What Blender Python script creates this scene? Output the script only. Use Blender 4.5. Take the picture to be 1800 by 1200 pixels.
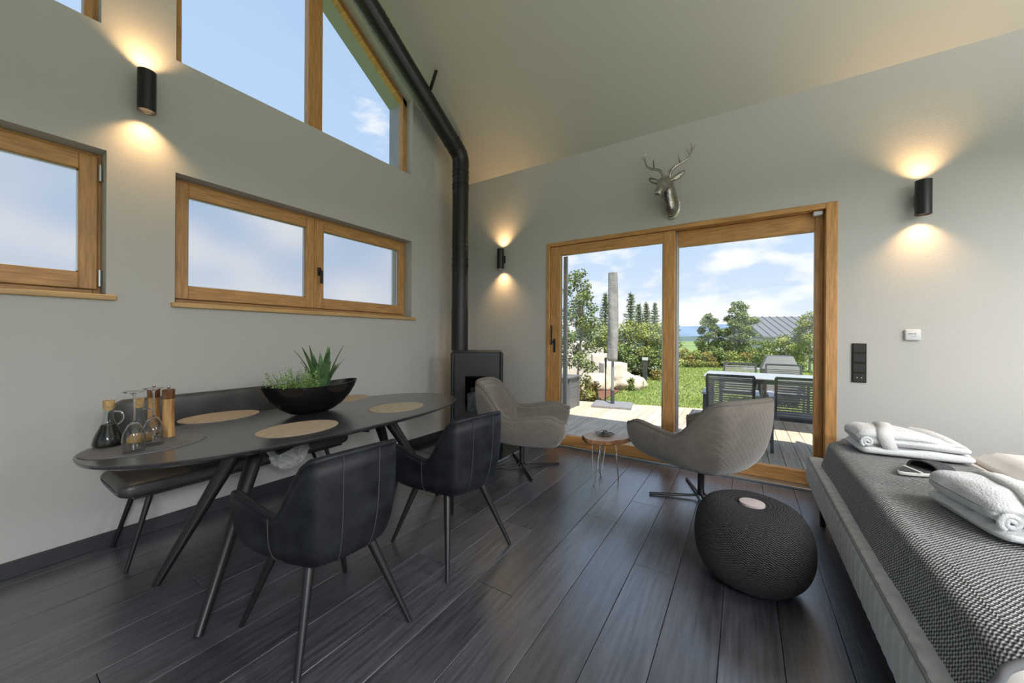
import bpy, bmesh, math, random
from mathutils import Vector, Matrix, noise
from mathutils.geometry import tessellate_polygon
random.seed(7)
PI = math.pi
for o in list(bpy.data.objects): bpy.data.objects.remove(o)
SC = bpy.context.scene
COL = SC.collection

# ------------------------------------------------------------------ camera
F_PX, YAW, ROLL, CAM_H, VC = 640.0, 0.5675, -0.006, 1.28, 592.0
CAM = Vector((3.25, -3.92, CAM_H))
cs, sn = math.cos(YAW), math.sin(YAW)
FWD, RGT, UPV = Vector((-sn, cs, 0)), Vector((cs, sn, 0)), Vector((0, 0, 1))
cam_d = bpy.data.cameras.new('camera')
cam_d.sensor_width = 36.0
cam_d.lens = F_PX / 1800 * 36
cam_d.shift_y = (VC - 600) / 1800
cam_d.clip_start = 0.05; cam_d.clip_end = 9000
cam = bpy.data.objects.new('camera', cam_d); COL.objects.link(cam)
cam.matrix_world = Matrix.Translation(CAM) @ Matrix.Rotation(YAW, 4, 'Z') @ Matrix.Rotation(PI/2, 4, 'X') @ Matrix.Rotation(-ROLL, 4, 'Z')
SC.camera = cam
def ray(u, v):
    a, b = u - 900, v - VC
    a, b = a*math.cos(ROLL) + b*math.sin(ROLL), -a*math.sin(ROLL) + b*math.cos(ROLL)
    return FWD + RGT*(a/F_PX) - UPV*(b/F_PX)
def onz(u, v, z=0.0):
    d = ray(u, v); return CAM + d*((z - CAM_H)/d.z)
def onx(u, v, x=0.0):
    d = ray(u, v); return CAM + d*((x - CAM.x)/d.x)
def ony(u, v, y=0.0):
    d = ray(u, v); return CAM + d*((y - CAM.y)/d.y)
def atd(u, v, D): return CAM + ray(u, v)*D

# ------------------------------------------------------------------ view, sky, sun
vs = SC.view_settings
vs.view_transform = 'Standard'; vs.look = 'None'; vs.gamma = 1.0; vs.use_curve_mapping = False
vs.exposure = 0.68
SC.display_settings.display_device = 'sRGB'

W = bpy.data.worlds.new('world'); SC.world = W; W.use_nodes = True
nt = W.node_tree; N = nt.nodes; Lk = nt.links
for n in list(N): N.remove(n)
def nd(t, **k):
    n = N.new(t)
    for a, b in k.items(): setattr(n, a, b)
    return n
tc = nd('ShaderNodeTexCoord'); sep = nd('ShaderNodeSeparateXYZ')
Lk.new(tc.outputs['Generated'], sep.inputs[0])
mz = nd('ShaderNodeMath', operation='MAXIMUM'); Lk.new(sep.outputs['Z'], mz.inputs[0]); mz.inputs[1].default_value = 0.0
ramp = nd('ShaderNodeValToRGB'); Lk.new(mz.outputs[0], ramp.inputs[0])
e = ramp.color_ramp.elements
e[0].position = 0.0; e[0].color = (0.76, 0.82, 0.93, 1)
e[1].position = 1.0; e[1].color = (0.36, 0.52, 0.82, 1)
m = ramp.color_ramp.elements.new(0.25); m.color = (0.52, 0.67, 0.91, 1)
# clouds: puffy noise in direction space, thinning out with height
cmb = nd('ShaderNodeVectorMath', operation='MULTIPLY'); Lk.new(tc.outputs['Generated'], cmb.inputs[0]); cmb.inputs[1].default_value = (1.0, 1.0, 2.3)
cn = nd('ShaderNodeTexNoise'); cn.inputs['Scale'].default_value = 6.5; cn.inputs['Detail'].default_value = 8; cn.inputs['Roughness'].default_value = 0.55
Lk.new(cmb.outputs[0], cn.inputs['Vector'])
thin = nd('ShaderNodeMath', operation='MULTIPLY_ADD'); Lk.new(mz.outputs[0], thin.inputs[0]); thin.inputs[1].default_value = -0.42; Lk.new(cn.outputs[0], thin.inputs[2])
cr = nd('ShaderNodeValToRGB'); Lk.new(thin.outputs[0], cr.inputs[0])
cr.color_ramp.elements[0].position = 0.40; cr.color_ramp.elements[1].position = 0.55
mx = nd('ShaderNodeMix', data_type='RGBA')
Lk.new(cr.outputs[0], mx.inputs[0]); Lk.new(ramp.outputs[0], mx.inputs[6]); mx.inputs[7].default_value = (0.97, 0.97, 0.99, 1)
# below the horizon: ground tone
gt = nd('ShaderNodeMath', operation='GREATER_THAN'); Lk.new(sep.outputs['Z'], gt.inputs[0]); gt.inputs[1].default_value = -0.01
mg = nd('ShaderNodeMix', data_type='RGBA'); Lk.new(gt.outputs[0], mg.inputs[0]); mg.inputs[6].default_value = (0.25, 0.27, 0.2, 1); Lk.new(mx.outputs[2], mg.inputs[7])
bg = nd('ShaderNodeBackground'); Lk.new(mg.outputs[2], bg.inputs[0]); bg.inputs[1].default_value = 0.74
wo = nd('ShaderNodeOutputWorld'); Lk.new(bg.outputs[0], wo.inputs[0])

sun_d = bpy.data.lights.new('sun', 'SUN'); sun_d.energy = 5.2; sun_d.angle = math.radians(0.8); sun_d.color = (1.0, 0.93, 0.82)
sun = bpy.data.objects.new('sun', sun_d); COL.objects.link(sun)
sun.rotation_euler = Vector((0.33, -0.33, 0.885)).to_track_quat('Z', 'Y').to_euler()

# ------------------------------------------------------------------ materials
MATS = {}
def mat(name, col, rough=0.6, metal=0.0, spec=0.5, var=0.0, vscale=8.0, bump=0.0, bscale=60.0, stretch=None, col2=None,
        coat=0.0, rnd=0.0, sheen=0.0, bdetail=3.0, coord='Object', bdist=0.01):
    M = bpy.data.materials.new(name); M.use_nodes = True
    t = M.node_tree; b = t.nodes['Principled BSDF']
    b.inputs['Base Color'].default_value = (*col, 1); b.inputs['Roughness'].default_value = rough
    b.inputs['Metallic'].default_value = metal; b.inputs['Specular IOR Level'].default_value = spec
    b.inputs['Coat Weight'].default_value = coat; b.inputs['Coat Roughness'].default_value = 0.27 if coat >= 1 else 0.2; b.inputs['Coat IOR'].default_value = 1.9 if coat >= 1 else 1.6
    if sheen: b.inputs['Sheen Weight'].default_value = sheen
    vec = None
    if var or bump:
        c = t.nodes.new('ShaderNodeTexCoord'); mp = t.nodes.new('ShaderNodeMapping')
        t.links.new(c.outputs[coord], mp.inputs[0])
        if stretch: mp.inputs['Scale'].default_value = stretch
        if rnd:
            oi = t.nodes.new('ShaderNodeObjectInfo'); vm = t.nodes.new('ShaderNodeVectorMath'); vm.operation = 'SCALE'
            vm.inputs[0].default_value = (37.0, 91.0, 13.0); t.links.new(oi.outputs['Random'], vm.inputs['Scale'])
            t.links.new(vm.outputs[0], mp.inputs['Location'])
        vec = mp.outputs[0]
    if var:
        n = t.nodes.new('ShaderNodeTexNoise'); n.inputs['Scale'].default_value = vscale; n.inputs['Detail'].default_value = 5
        t.links.new(vec, n.inputs['Vector'])
        r = t.nodes.new('ShaderNodeValToRGB'); t.links.new(n.outputs[0], r.inputs[0])
        r.color_ramp.elements[0].position = 0.3; r.color_ramp.elements[1].position = 0.7
        c2 = col2 if col2 else tuple(min(1, x*(1+var)) for x in col)
        c1 = tuple(x*(1-var) for x in col)
        r.color_ramp.elements[0].color = (*c1, 1); r.color_ramp.elements[1].color = (*c2, 1)
        out = r.outputs[0]
        if rnd:
            hs = t.nodes.new('ShaderNodeHueSaturation'); oi2 = t.nodes.new('ShaderNodeObjectInfo')
            mr = t.nodes.new('ShaderNodeMapRange'); mr.inputs[3].default_value = 1-rnd; mr.inputs[4].default_value = 1+rnd
            t.links.new(oi2.outputs['Random'], mr.inputs[0]); t.links.new(mr.outputs[0], hs.inputs['Value']); t.links.new(out, hs.inputs['Color'])
            out = hs.outputs[0]
        t.links.new(out, b.inputs['Base Color'])
    if bump:
        n = t.nodes.new('ShaderNodeTexNoise'); n.inputs['Scale'].default_value = bscale; n.inputs['Detail'].default_value = bdetail
        t.links.new(vec, n.inputs['Vector'])
        bp = t.nodes.new('ShaderNodeBump'); bp.inputs['Strength'].default_value = bump; bp.inputs['Distance'].default_value = bdist
        t.links.new(n.outputs[0], bp.inputs['Height']); t.links.new(bp.outputs[0], b.inputs['Normal'])
    MATS[name] = M
    return M
mat('plaster', (0.50, 0.492, 0.470), 0.85, bump=0.12, bscale=90, spec=0.2)
mat('ceiling_plaster', (0.50, 0.485, 0.43), 0.9, bump=0.05, bscale=60, spec=0.2)
mat('pine', (0.50, 0.255, 0.085), 0.42, var=0.28, vscale=5, stretch=(14, 14, 1.2), bump=0.08, bscale=9)
mat('pine_horizontal', (0.50, 0.255, 0.085), 0.42, var=0.28, vscale=5, stretch=(1.2, 1.2, 16), bump=0.08, bscale=9)
mat('sill_pine', (0.56, 0.34, 0.13), 0.4, var=0.2, vscale=4, stretch=(16, 1.0, 16))
mat('floor_oak', (0.066, 0.067, 0.081), 0.34, coat=1.0, var=0.45, vscale=3.5, stretch=(16, 1.1, 4), bump=0.35, bscale=9, rnd=0.25, bdetail=8, spec=0.9, bdist=0.004)
mat('seam_dark', (0.012, 0.011, 0.011), 0.6)
mat('baseboard_paint', (0.03, 0.032, 0.038), 0.45)
mat('black_metal', (0.010, 0.010, 0.011), 0.38, spec=0.5)
mat('stove_metal', (0.016, 0.017, 0.019), 0.42)
mat('matte_black', (0.012, 0.012, 0.013), 0.6)
mat('alu', (0.55, 0.57, 0.58), 0.35, 0.9)
mat('grey_cladding', (0.30, 0.31, 0.32), 0.5, 0.3)
mat('leather', (0.006, 0.007, 0.010), 0.47, var=0.5, vscale=9, col2=(0.020, 0.022, 0.029), bump=0.15, bscale=220, spec=0.3)
mat('thread', (0.05, 0.048, 0.045), 0.7)
mat('table_wood', (0.034, 0.033, 0.038), 0.3, coat=0.8, var=0.4, vscale=4, stretch=(14, 1.0, 4), bump=0.25, bscale=8, bdetail=8, bdist=0.003)
mat('leg_black', (0.008, 0.008, 0.009), 0.4)
mat('bench_leather', (0.055, 0.053, 0.052), 0.36, var=0.35, vscale=6, bump=0.1, bscale=200)
mat('fleece', (0.78, 0.78, 0.76), 0.95, var=0.2, vscale=40, bump=0.9, bscale=120)
mat('mat_beige', (0.47, 0.37, 0.27), 0.75, var=0.12, vscale=30, bump=0.15, bscale=160)
mat('mat_grey', (0.17, 0.165, 0.17), 0.7, var=0.1, vscale=30, bump=0.15, bscale=160)
mat('gloss_black', (0.005, 0.005, 0.006), 0.10)
mat('soil', (0.03, 0.02, 0.013), 0.95, var=0.4, vscale=40, bump=0.8, bscale=60)
mat('succulent', (0.085, 0.17, 0.065), 0.4, var=0.5, vscale=18, rnd=0.2)
mat('herb', (0.20, 0.32, 0.10), 0.55, var=0.45, vscale=20)
mat('cork', (0.52, 0.33, 0.14), 0.85, var=0.2, vscale=60)
mat('mill_wood', (0.50, 0.22, 0.07), 0.35, var=0.45, vscale=6, stretch=(9, 9, 1), col2=(0.62, 0.36, 0.14))
mat('mill_cap', (0.16, 0.06, 0.022), 0.35, var=0.4, vscale=6, stretch=(9, 9, 1))
mat('chrome', (0.75, 0.74, 0.72), 0.12, 1.0)
mat('antique_silver', (0.42, 0.40, 0.36), 0.17, 1.0, bump=0.5, bscale=26, var=0.3, vscale=20)
mat('balsamic', (0.006, 0.005, 0.003), 0.3, spec=0.2)
mat('olive_oil', (0.85, 0.42, 0.02), 0.3)
mat('lounge_fabric', (0.235, 0.20, 0.165), 0.85, var=0.15, vscale=14, bump=0.15, bscale=240, sheen=0.5)
mat('lounge_piping', (0.17, 0.15, 0.13), 0.85, bump=0.3, bscale=300)
mat('slab_top', (0.42, 0.32, 0.26), 0.4, var=0.2, vscale=7, stretch=(6, 1, 1))
mat('bark', (0.22, 0.105, 0.045), 0.85, var=0.5, vscale=30, bump=1.0, bscale=40)
mat('twig_silver', (0.12, 0.11, 0.10), 0.5)
mat('tag_patch', (0.52, 0.44, 0.43), 0.6)
mat('bed_velvet', (0.46, 0.46, 0.47), 0.8, var=0.12, vscale=22, bump=0.2, bscale=160, sheen=0.5)
mat('bed_piping', (0.20, 0.20, 0.21), 0.8)
mat('sheet', (0.66, 0.62, 0.57), 0.85, bump=0.15, bscale=8)
mat('duvet', (0.74, 0.72, 0.71), 0.9, bump=0.25, bscale=7)
mat('terry', (0.70, 0.70, 0.71), 0.95, bump=1.0, bscale=150, bdist=0.004)
mat('terry_band', (0.68, 0.675, 0.66), 0.95, bump=0.8, bscale=150, bdist=0.004)
mat('felt_dark', (0.055, 0.055, 0.062), 0.9, var=0.35, vscale=60, bump=0.3, bscale=260)
mat('felt_trim', (0.62, 0.61, 0.57), 0.85)
mat('white_plastic', (0.62, 0.63, 0.64), 0.4)
mat('deck_wood', (0.56, 0.46, 0.36), 0.75, var=0.22, vscale=3, stretch=(10, 1, 4), rnd=0.12, bump=0.2, bscale=12)
mat('patio_frame', (0.085, 0.09, 0.10), 0.45, 0.4)
mat('patio_slat', (0.30, 0.30, 0.31), 0.6)
mat('patio_top', (0.33, 0.35, 0.38), 0.4)
mat('parasol_cover', (0.30, 0.295, 0.29), 0.8, var=0.15, vscale=6, bump=0.6, bscale=9, bdist=0.03)
mat('granite', (0.22, 0.22, 0.24), 0.7, var=0.2, vscale=40)
mat('planter_board', (0.15, 0.15, 0.155), 0.6, var=0.1, vscale=5)
mat('limestone', (0.62, 0.58, 0.51), 0.9, var=0.15, vscale=4, bump=0.5, bscale=8)
mat('boulder', (0.52, 0.45, 0.36), 0.9, var=0.25, vscale=3, bump=0.8, bscale=7, bdist=0.05)
mat('mulch', (0.17, 0.075, 0.045), 0.95, var=0.5, vscale=20, bump=1.0, bscale=30)
mat('lawn_soil', (0.18, 0.27, 0.05), 0.95, var=0.3, vscale=1.2, col2=(0.27, 0.31, 0.09))
mat('grass', (0.21, 0.33, 0.06), 0.7, var=0.35, vscale=1.5, col2=(0.31, 0.36, 0.09))
mat('meadow', (0.17, 0.24, 0.08), 0.95, var=0.3, vscale=0.08)
mat('leaf_mid', (0.16, 0.25, 0.06), 0.6, var=0.4, vscale=2.2, col2=(0.24, 0.30, 0.09))
mat('leaf_light', (0.24, 0.33, 0.07), 0.6, var=0.35, vscale=2.5, col2=(0.36, 0.38, 0.10))
mat('leaf_orange', (0.42, 0.26, 0.08), 0.6, var=0.4, vscale=3, col2=(0.32, 0.33, 0.09))
mat('leaf_grey', (0.17, 0.22, 0.14), 0.6, var=0.3, vscale=3)
mat('needle', (0.08, 0.13, 0.05), 0.7, var=0.4, vscale=1.5, col2=(0.12, 0.17, 0.06))
mat('trunk', (0.13, 0.09, 0.06), 0.9, var=0.3, vscale=10)
mat('birch_bark', (0.30, 0.27, 0.23), 0.85, var=0.3, vscale=14)
mat('roof_metal', (0.16, 0.165, 0.18), 0.5, 0.2)
mat('render_wall', (0.42, 0.43, 0.43), 0.9)
mat('far_hill', (0.14, 0.21, 0.32), 1.0, var=0.15, vscale=0.004)  # blue of the distance haze is painted into the hill colour
mat('far_forest', (0.075, 0.12, 0.12), 1.0, var=0.2, vscale=0.02)
mat('firebox', (0.03, 0.03, 0.03), 0.8)
mat('fire_log', (0.66, 0.63, 0.58), 0.85, var=0.3, vscale=14)

def glass(name, tint=(0.97, 0.985, 0.98), ior=1.45, rough=0.0):
    M = bpy.data.materials.new(name); M.use_nodes = True; t = M.node_tree
    for n in list(t.nodes): t.nodes.remove(n)
    o = t.nodes.new('ShaderNodeOutputMaterial'); mxs = t.nodes.new('ShaderNodeMixShader')
    tr = t.nodes.new('ShaderNodeBsdfTransparent'); tr.inputs[0].default_value = (*tint, 1)
    gl = t.nodes.new('ShaderNodeBsdfGlossy'); gl.inputs['Roughness'].default_value = rough
    fr = t.nodes.new('ShaderNodeFresnel'); ge = t.nodes.new('ShaderNodeNewGeometry'); im = t.nodes.new('ShaderNodeMapRange')
    im.inputs[3].default_value = ior; im.inputs[4].default_value = 1/ior        # same reflectance from both faces of the thin pane
    t.links.new(ge.outputs['Backfacing'], im.inputs[0]); t.links.new(im.outputs[0], fr.inputs[0])
    t.links.new(fr.outputs[0], mxs.inputs[0]); t.links.new(tr.outputs[0], mxs.inputs[1]); t.links.new(gl.outputs[0], mxs.inputs[2]); t.links.new(mxs.outputs[0], o.inputs[0])
    MATS[name] = M
glass('pane'); glass('bottle_glass', (0.96, 0.975, 0.97), 1.33); glass('hearth_glass', (0.80, 0.86, 0.82), 1.5); glass('stove_glass', (0.55, 0.55, 0.55), 1.5)
def frosted(name):
    M = bpy.data.materials.new(name); M.use_nodes = True; t = M.node_tree
    for n in list(t.nodes): t.nodes.remove(n)
    o = t.nodes.new('ShaderNodeOutputMaterial'); a = t.nodes.new('ShaderNodeMixShader'); a.inputs[0].default_value = 0.08
    tr = t.nodes.new('ShaderNodeBsdfRefraction'); tr.inputs['Roughness'].default_value = 0.55; tr.inputs['IOR'].default_value = 1.06
    tr.inputs[0].default_value = (0.84, 0.85, 0.86, 1)
    gl = t.nodes.new('ShaderNodeBsdfDiffuse'); gl.inputs[0].default_value = (0.8, 0.82, 0.85, 1)
    t.links.new(tr.outputs[0], a.inputs[1]); t.links.new(gl.outputs[0], a.inputs[2]); t.links.new(a.outputs[0], o.inputs[0])
    MATS[name] = M
frosted('frosted')
def clear_glass(name):
    M = bpy.data.materials.new(name); M.use_nodes = True; b = M.node_tree.nodes['Principled BSDF']
    b.inputs['Transmission Weight'].default_value = 1.0; b.inputs['Roughness'].default_value = 0.0; b.inputs['IOR'].default_value = 1.45
    MATS[name] = M
clear_glass('crystal')
def emit(name, col, s):
    M = bpy.data.materials.new(name); M.use_nodes = True; b = M.node_tree.nodes['Principled BSDF']
    b.inputs['Emission Color'].default_value = (*col, 1); b.inputs['Emission Strength'].default_value = s; b.inputs['Base Color'].default_value = (0.1, 0.1, 0.1, 1)
    MATS[name] = M
emit('lamp_lens', (1.0, 0.72, 0.42), 6.0)
emit('fill_diffuser', (1.0, 0.93, 0.84), 3.0)  # glow for the fill lamps added behind the camera

def knit(name, c_lo, c_hi, su, sv, strength=0.9, rough=0.95, dist=0.01):
    """knitted stitches in UV space: crossed waves give both colour flecks and relief"""
    M = bpy.data.materials.new(name); M.use_nodes = True; t = M.node_tree; b = t.nodes['Principled BSDF']
    b.inputs['Roughness'].default_value = rough; b.inputs['Specular IOR Level'].default_value = 0.2
    c = t.nodes.new('ShaderNodeTexCoord'); s = t.nodes.new('ShaderNodeSeparateXYZ'); t.links.new(c.outputs['UV'], s.inputs[0])
    def sine(sock, k, ph=None):
        a = t.nodes.new('ShaderNodeMath'); a.operation = 'MULTIPLY'; a.inputs[1].default_value = k*2*PI; t.links.new(sock, a.inputs[0])
        src = a.outputs[0]
        if ph is not None:
            p = t.nodes.new('ShaderNodeMath'); p.operation = 'ADD'; t.links.new(src, p.inputs[0]); t.links.new(ph, p.inputs[1]); src = p.outputs[0]
        q = t.nodes.new('ShaderNodeMath'); q.operation = 'SINE'; t.links.new(src, q.inputs[0]); return q.outputs[0]
    s1 = sine(s.outputs['X'], su)
    k = t.nodes.new('ShaderNodeMath'); k.operation = 'MULTIPLY'; k.inputs[1].default_value = 0.5; t.links.new(s1, k.inputs[0])
    s2 = sine(s.outputs['Y'], sv, k.outputs[0])
    ml = t.nodes.new('ShaderNodeMath'); ml.operation = 'MULTIPLY'; t.links.new(s1, ml.inputs[0]); t.links.new(s2, ml.inputs[1])
    mr = t.nodes.new('ShaderNodeMapRange'); mr.inputs[1].default_value = -1.0; mr.inputs[2].default_value = 1.0; t.links.new(ml.outputs[0], mr.inputs[0])
    nz = t.nodes.new('ShaderNodeTexNoise'); nz.inputs['Scale'].default_value = 90; t.links.new(c.outputs['UV'], nz.inputs['Vector'])
    ad = t.nodes.new('ShaderNodeMath'); ad.operation = 'MULTIPLY_ADD'; t.links.new(nz.outputs[0], ad.inputs[0]); ad.inputs[1].default_value = 0.5; ad.inputs[2].default_value = -0.25
    sm = t.nodes.new('ShaderNodeMath'); sm.operation = 'ADD'; t.links.new(mr.outputs[0], sm.inputs[0]); t.links.new(ad.outputs[0], sm.inputs[1])
    r = t.nodes.new('ShaderNodeValToRGB'); t.links.new(sm.outputs[0], r.inputs[0])
    r.color_ramp.elements[0].color = (*c_lo, 1); r.color_ramp.elements[1].color = (*c_hi, 1); r.color_ramp.elements[0].position = 0.25; r.color_ramp.elements[1].position = 0.85
    t.links.new(r.outputs[0], b.inputs['Base Color'])
    bp = t.nodes.new('ShaderNodeBump'); bp.inputs['Strength'].default_value = strength; bp.inputs['Distance'].default_value = dist
    t.links.new(sm.outputs[0], bp.inputs['Height']); t.links.new(bp.outputs[0], b.inputs['Normal'])
    MATS[name] = M
knit('pouf_knit', (0.010, 0.010, 0.011), (0.115, 0.115, 0.12), 92, 68)
knit('blanket_knit', (0.075, 0.078, 0.08), (0.60, 0.60, 0.59), 50, 142)
def quilt(name, base, su, sv):
    M = mat(name, base, 0.85, var=0.12, vscale=14, sheen=0.5)
    t = M.node_tree; b = t.nodes['Principled BSDF']
    c = t.nodes.new('ShaderNodeTexCoord'); s = t.nodes.new('ShaderNodeSeparateXYZ'); t.links.new(c.outputs['UV'], s.inputs[0])
    outs = []
    for sg in (1, -1):
        a = t.nodes.new('ShaderNodeMath'); a.operation = 'MULTIPLY'; a.inputs[1].default_value = su; t.links.new(s.outputs['X'], a.inputs[0])
        d = t.nodes.new('ShaderNodeMath'); d.operation = 'MULTIPLY_ADD'; d.inputs[1].default_value = sv*sg; t.links.new(s.outputs['Y'], d.inputs[0]); t.links.new(a.outputs[0], d.inputs[2])
        p = t.nodes.new('ShaderNodeMath'); p.operation = 'PINGPONG'; p.inputs[1].default_value = 0.5; t.links.new(d.outputs[0], p.inputs[0])
        q = t.nodes.new('ShaderNodeMath'); q.operation = 'POWER'; q.inputs[1].default_value = 0.45; t.links.new(p.outputs[0], q.inputs[0]); outs.append(q.outputs[0])
    mn = t.nodes.new('ShaderNodeMath'); mn.operation = 'MINIMUM'; t.links.new(outs[0], mn.inputs[0]); t.links.new(outs[1], mn.inputs[1])
    bp = t.nodes.new('ShaderNodeBump'); bp.inputs['Strength'].default_value = 0.32; bp.inputs['Distance'].default_value = 0.012
    t.links.new(mn.outputs[0], bp.inputs['Height']); t.links.new(bp.outputs[0], b.inputs['Normal'])
quilt('lounge_quilt', (0.175, 0.150, 0.125), 34, 14)

# ------------------------------------------------------------------ builders
def tag(o, label=None, cat=None, group=None, kind=None):
    if label: o['label'] = label
    if cat: o['category'] = cat
    if group: o['group'] = group
    if kind: o['kind'] = kind
    return o
def empty(name, loc=(0, 0, 0), rz=0.0, label=None, cat=None, group=None, kind=None):
    o = bpy.data.objects.new(name, None); COL.objects.link(o); o.location = loc; o.rotation_euler = (0, 0, rz); o.empty_display_size = 0.1
    return tag(o, label, cat, group, kind)
class MB:
    def __init__(s): s.v = []; s.f = []; s.uv = {}
    def add(s, vs, fs):
        o = len(s.v); s.v += [Vector(p) for p in vs]; s.f += [tuple(i + o for i in f) for f in fs]; return s
    def box(s, a, b):
        x0, x1 = sorted((a[0], b[0])); y0, y1 = sorted((a[1], b[1])); z0, z1 = sorted((a[2], b[2]))
        return s.add([(x0,y0,z0),(x1,y0,z0),(x1,y1,z0),(x0,y1,z0),(x0,y0,z1),(x1,y0,z1),(x1,y1,z1),(x0,y1,z1)],
                     [(3,2,1,0),(4,5,6,7),(0,1,5,4),(1,2,6,5),(2,3,7,6),(3,0,4,7)])
    def bar(s, p, q, w, h, up=(0, 0, 1)):
        p, q = Vector(p), Vector(q); d = (q - p).normalized(); r = d.cross(Vector(up))
        r = r.normalized() if r.length > 1e-5 else Vector((1, 0, 0)); u = r.cross(d)
        vs_ = []
        for c in (p, q):
            for a, b in ((-1,-1),(1,-1),(1,1),(-1,1)): vs_.append(c + r*(a*w/2) + u*(b*h/2))
        return s.add(vs_, [(0,1,2,3),(7,6,5,4),(0,4,5,1),(1,5,6,2),(2,6,7,3),(3,7,4,0)])
    def sweep(s, pts, rad, n=10, closed=False, cap=True):
        pts = [Vector(p) for p in pts]; k = len(pts); rad = rad if hasattr(rad, '__len__') else [rad]*k
        o = len(s.v); prev = None
        for i, p in enumerate(pts):
            if closed: d = pts[(i+1) % k] - pts[i-1]
            else: d = pts[min(i+1, k-1)] - pts[max(i-1, 0)]
            d.normalize()
            if prev is None:
                a = Vector((0,0,1)) if abs(d.z) < 0.9 else Vector((1,0,0)); r = d.cross(a).normalized()
            else:
                r = prev - d*prev.dot(d); r = r.normalized() if r.length > 1e-6 else d.orthogonal().normalized()
            prev = r; u = d.cross(r)
            for j in range(n):
                t = 2*PI*j/n; s.v.append(p + (r*math.cos(t) + u*math.sin(t))*rad[i])
        for i in range(k if closed else k-1):
            for j in range(n):
                a = o + i*n + j; b = o + i*n + (j+1) % n; c = o + ((i+1) % k)*n + (j+1) % n; d_ = o + ((i+1) % k)*n + j
                s.f.append((a, b, c, d_))
        if cap and not closed:
            s.f.append(tuple(o + j for j in range(n))[::-1]); s.f.append(tuple(o + (k-1)*n + j for j in range(n)))
        return s
    def tube(s, p, q, r0, r1=None, n=14): return s.sweep([p, q], [r0, r1 if r1 is not None else r0], n)
    def lathe(s, prof, n=24, c=(0, 0, 0), sx=1.0, sy=1.0, cap=True):
        o = len(s.v); k = len(prof)
        for r, z in prof:
            for j in range(n):
                t = 2*PI*j/n; s.v.append(Vector((c[0] + r*math.cos(t)*sx, c[1] + r*math.sin(t)*sy, c[2] + z)))
        for i in range(k-1):
            for j in range(n): s.f.append((o+i*n+j, o+i*n+(j+1) % n, o+(i+1)*n+(j+1) % n, o+(i+1)*n+j))
        if cap:
            s.f.append(tuple(o + j for j in range(n))[::-1]); s.f.append(tuple(o + (k-1)*n + j for j in range(n)))
        return s
    def grid(s, fn, nu, nv, closeu=False):
        """fn(u,v) with u,v in 0..1; keeps uv"""
        o = len(s.v); mu = nu if closeu else nu + 1
        for j in range(nv+1):
            for i in range(mu): s.v.append(Vector(fn(i/nu, j/nv)))
        for j in range(nv):
            for i in range(nu):
                a = o + j*mu + i; b = o + j*mu + (i+1) % mu; c = o + (j+1)*mu + (i+1) % mu; d = o + (j+1)*mu + i
                s.uv[len(s.f)] = ((i/nu, j/nv), ((i+1)/nu, j/nv), ((i+1)/nu, (j+1)/nv), (i/nu, (j+1)/nv))
                s.f.append((a, b, c, d))
        return s
    def prism(s, outer, holes, f3, d):
        """2d polygon with holes mapped by f3(x,y) and extruded by vector d"""
        loops = [[Vector((p[0], p[1], 0)) for p in L] for L in [outer] + holes]
        tris = tessellate_polygon(loops); flat = [p for L in loops for p in L]; n = len(flat); d = Vector(d)
        o = len(s.v); s.v += [Vector(f3(p.x, p.y)) for p in flat]; s.v += [Vector(f3(p.x, p.y)) + d for p in flat]
        for t in tris: s.f.append(tuple(o+i for i in t)); s.f.append(tuple(o+n+i for i in t[::-1]))
        k = 0
        for L in loops:
            m_ = len(L)
            for i in range(m_): s.f.append((o+k+i, o+k+(i+1) % m_, o+n+k+(i+1) % m_, o+n+k+i))
            k += m_
        return s
    def xf(s, M, start=0):
        for i in range(start, len(s.v)): s.v[i] = M @ s.v[i]
        return s
    def build(s, name, m, parent=None, smooth=None, bevel=0.0, seg=2, world=True, recalc=True, weld=False):
        off = Vector((0, 0, 0))
        if world and parent is not None:
            q = parent
            while q is not None: off += Vector(q.location); q = q.parent
        me = bpy.data.meshes.new(name); me.from_pydata([tuple(p - off) for p in s.v], [], s.f)
        if s.uv:
            ul = me.uv_layers.new(name='UVMap')
            for fi, c in s.uv.items():
                p = me.polygons[fi]
                for k, li in enumerate(p.loop_indices): ul.data[li].uv = c[k]
        if recalc or bevel or weld:
            bm = bmesh.new(); bm.from_mesh(me)
            if weld: bmesh.ops.remove_doubles(bm, verts=bm.verts, dist=1e-5)
            if recalc: bmesh.ops.recalc_face_normals(bm, faces=bm.faces)
            if bevel: bmesh.ops.bevel(bm, geom=list(bm.edges), offset=bevel, segments=seg, affect='EDGES', profile=0.5, clamp_overlap=True)
            bm.to_mesh(me); bm.free()
        if smooth is not None:
            for p in me.polygons: p.use_smooth = True
            me.set_sharp_from_angle(angle=math.radians(smooth))
        me.materials.append(MATS[m] if isinstance(m, str) else m)
        ob = bpy.data.objects.new(name, me); COL.objects.link(ob)
        if parent is not None: ob.parent = parent
        return ob
def solid(ob, th, off=0.0):
    md = ob.modifiers.new('thickness', 'SOLIDIFY'); md.thickness = th; md.offset = off; md.use_even_offset = False
    return ob
def subsurf(ob, lv=1):
    md = ob.modifiers.new('smooth', 'SUBSURF'); md.levels = lv; md.render_levels = lv; return ob
def kids(o): return [c for c in COL.objects if c.parent is o]
def copy_tree(o, parent=None):
    c = o.copy(); COL.objects.link(c); c.parent = parent
    for ch in kids(o): copy_tree(ch, c)
    return c
def lerp(a, b, t): return a + (b - a)*t
def sstep(a, b, x):
    t = max(0.0, min(1.0, (x - a)/(b - a))); return t*t*(3 - 2*t)
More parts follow.
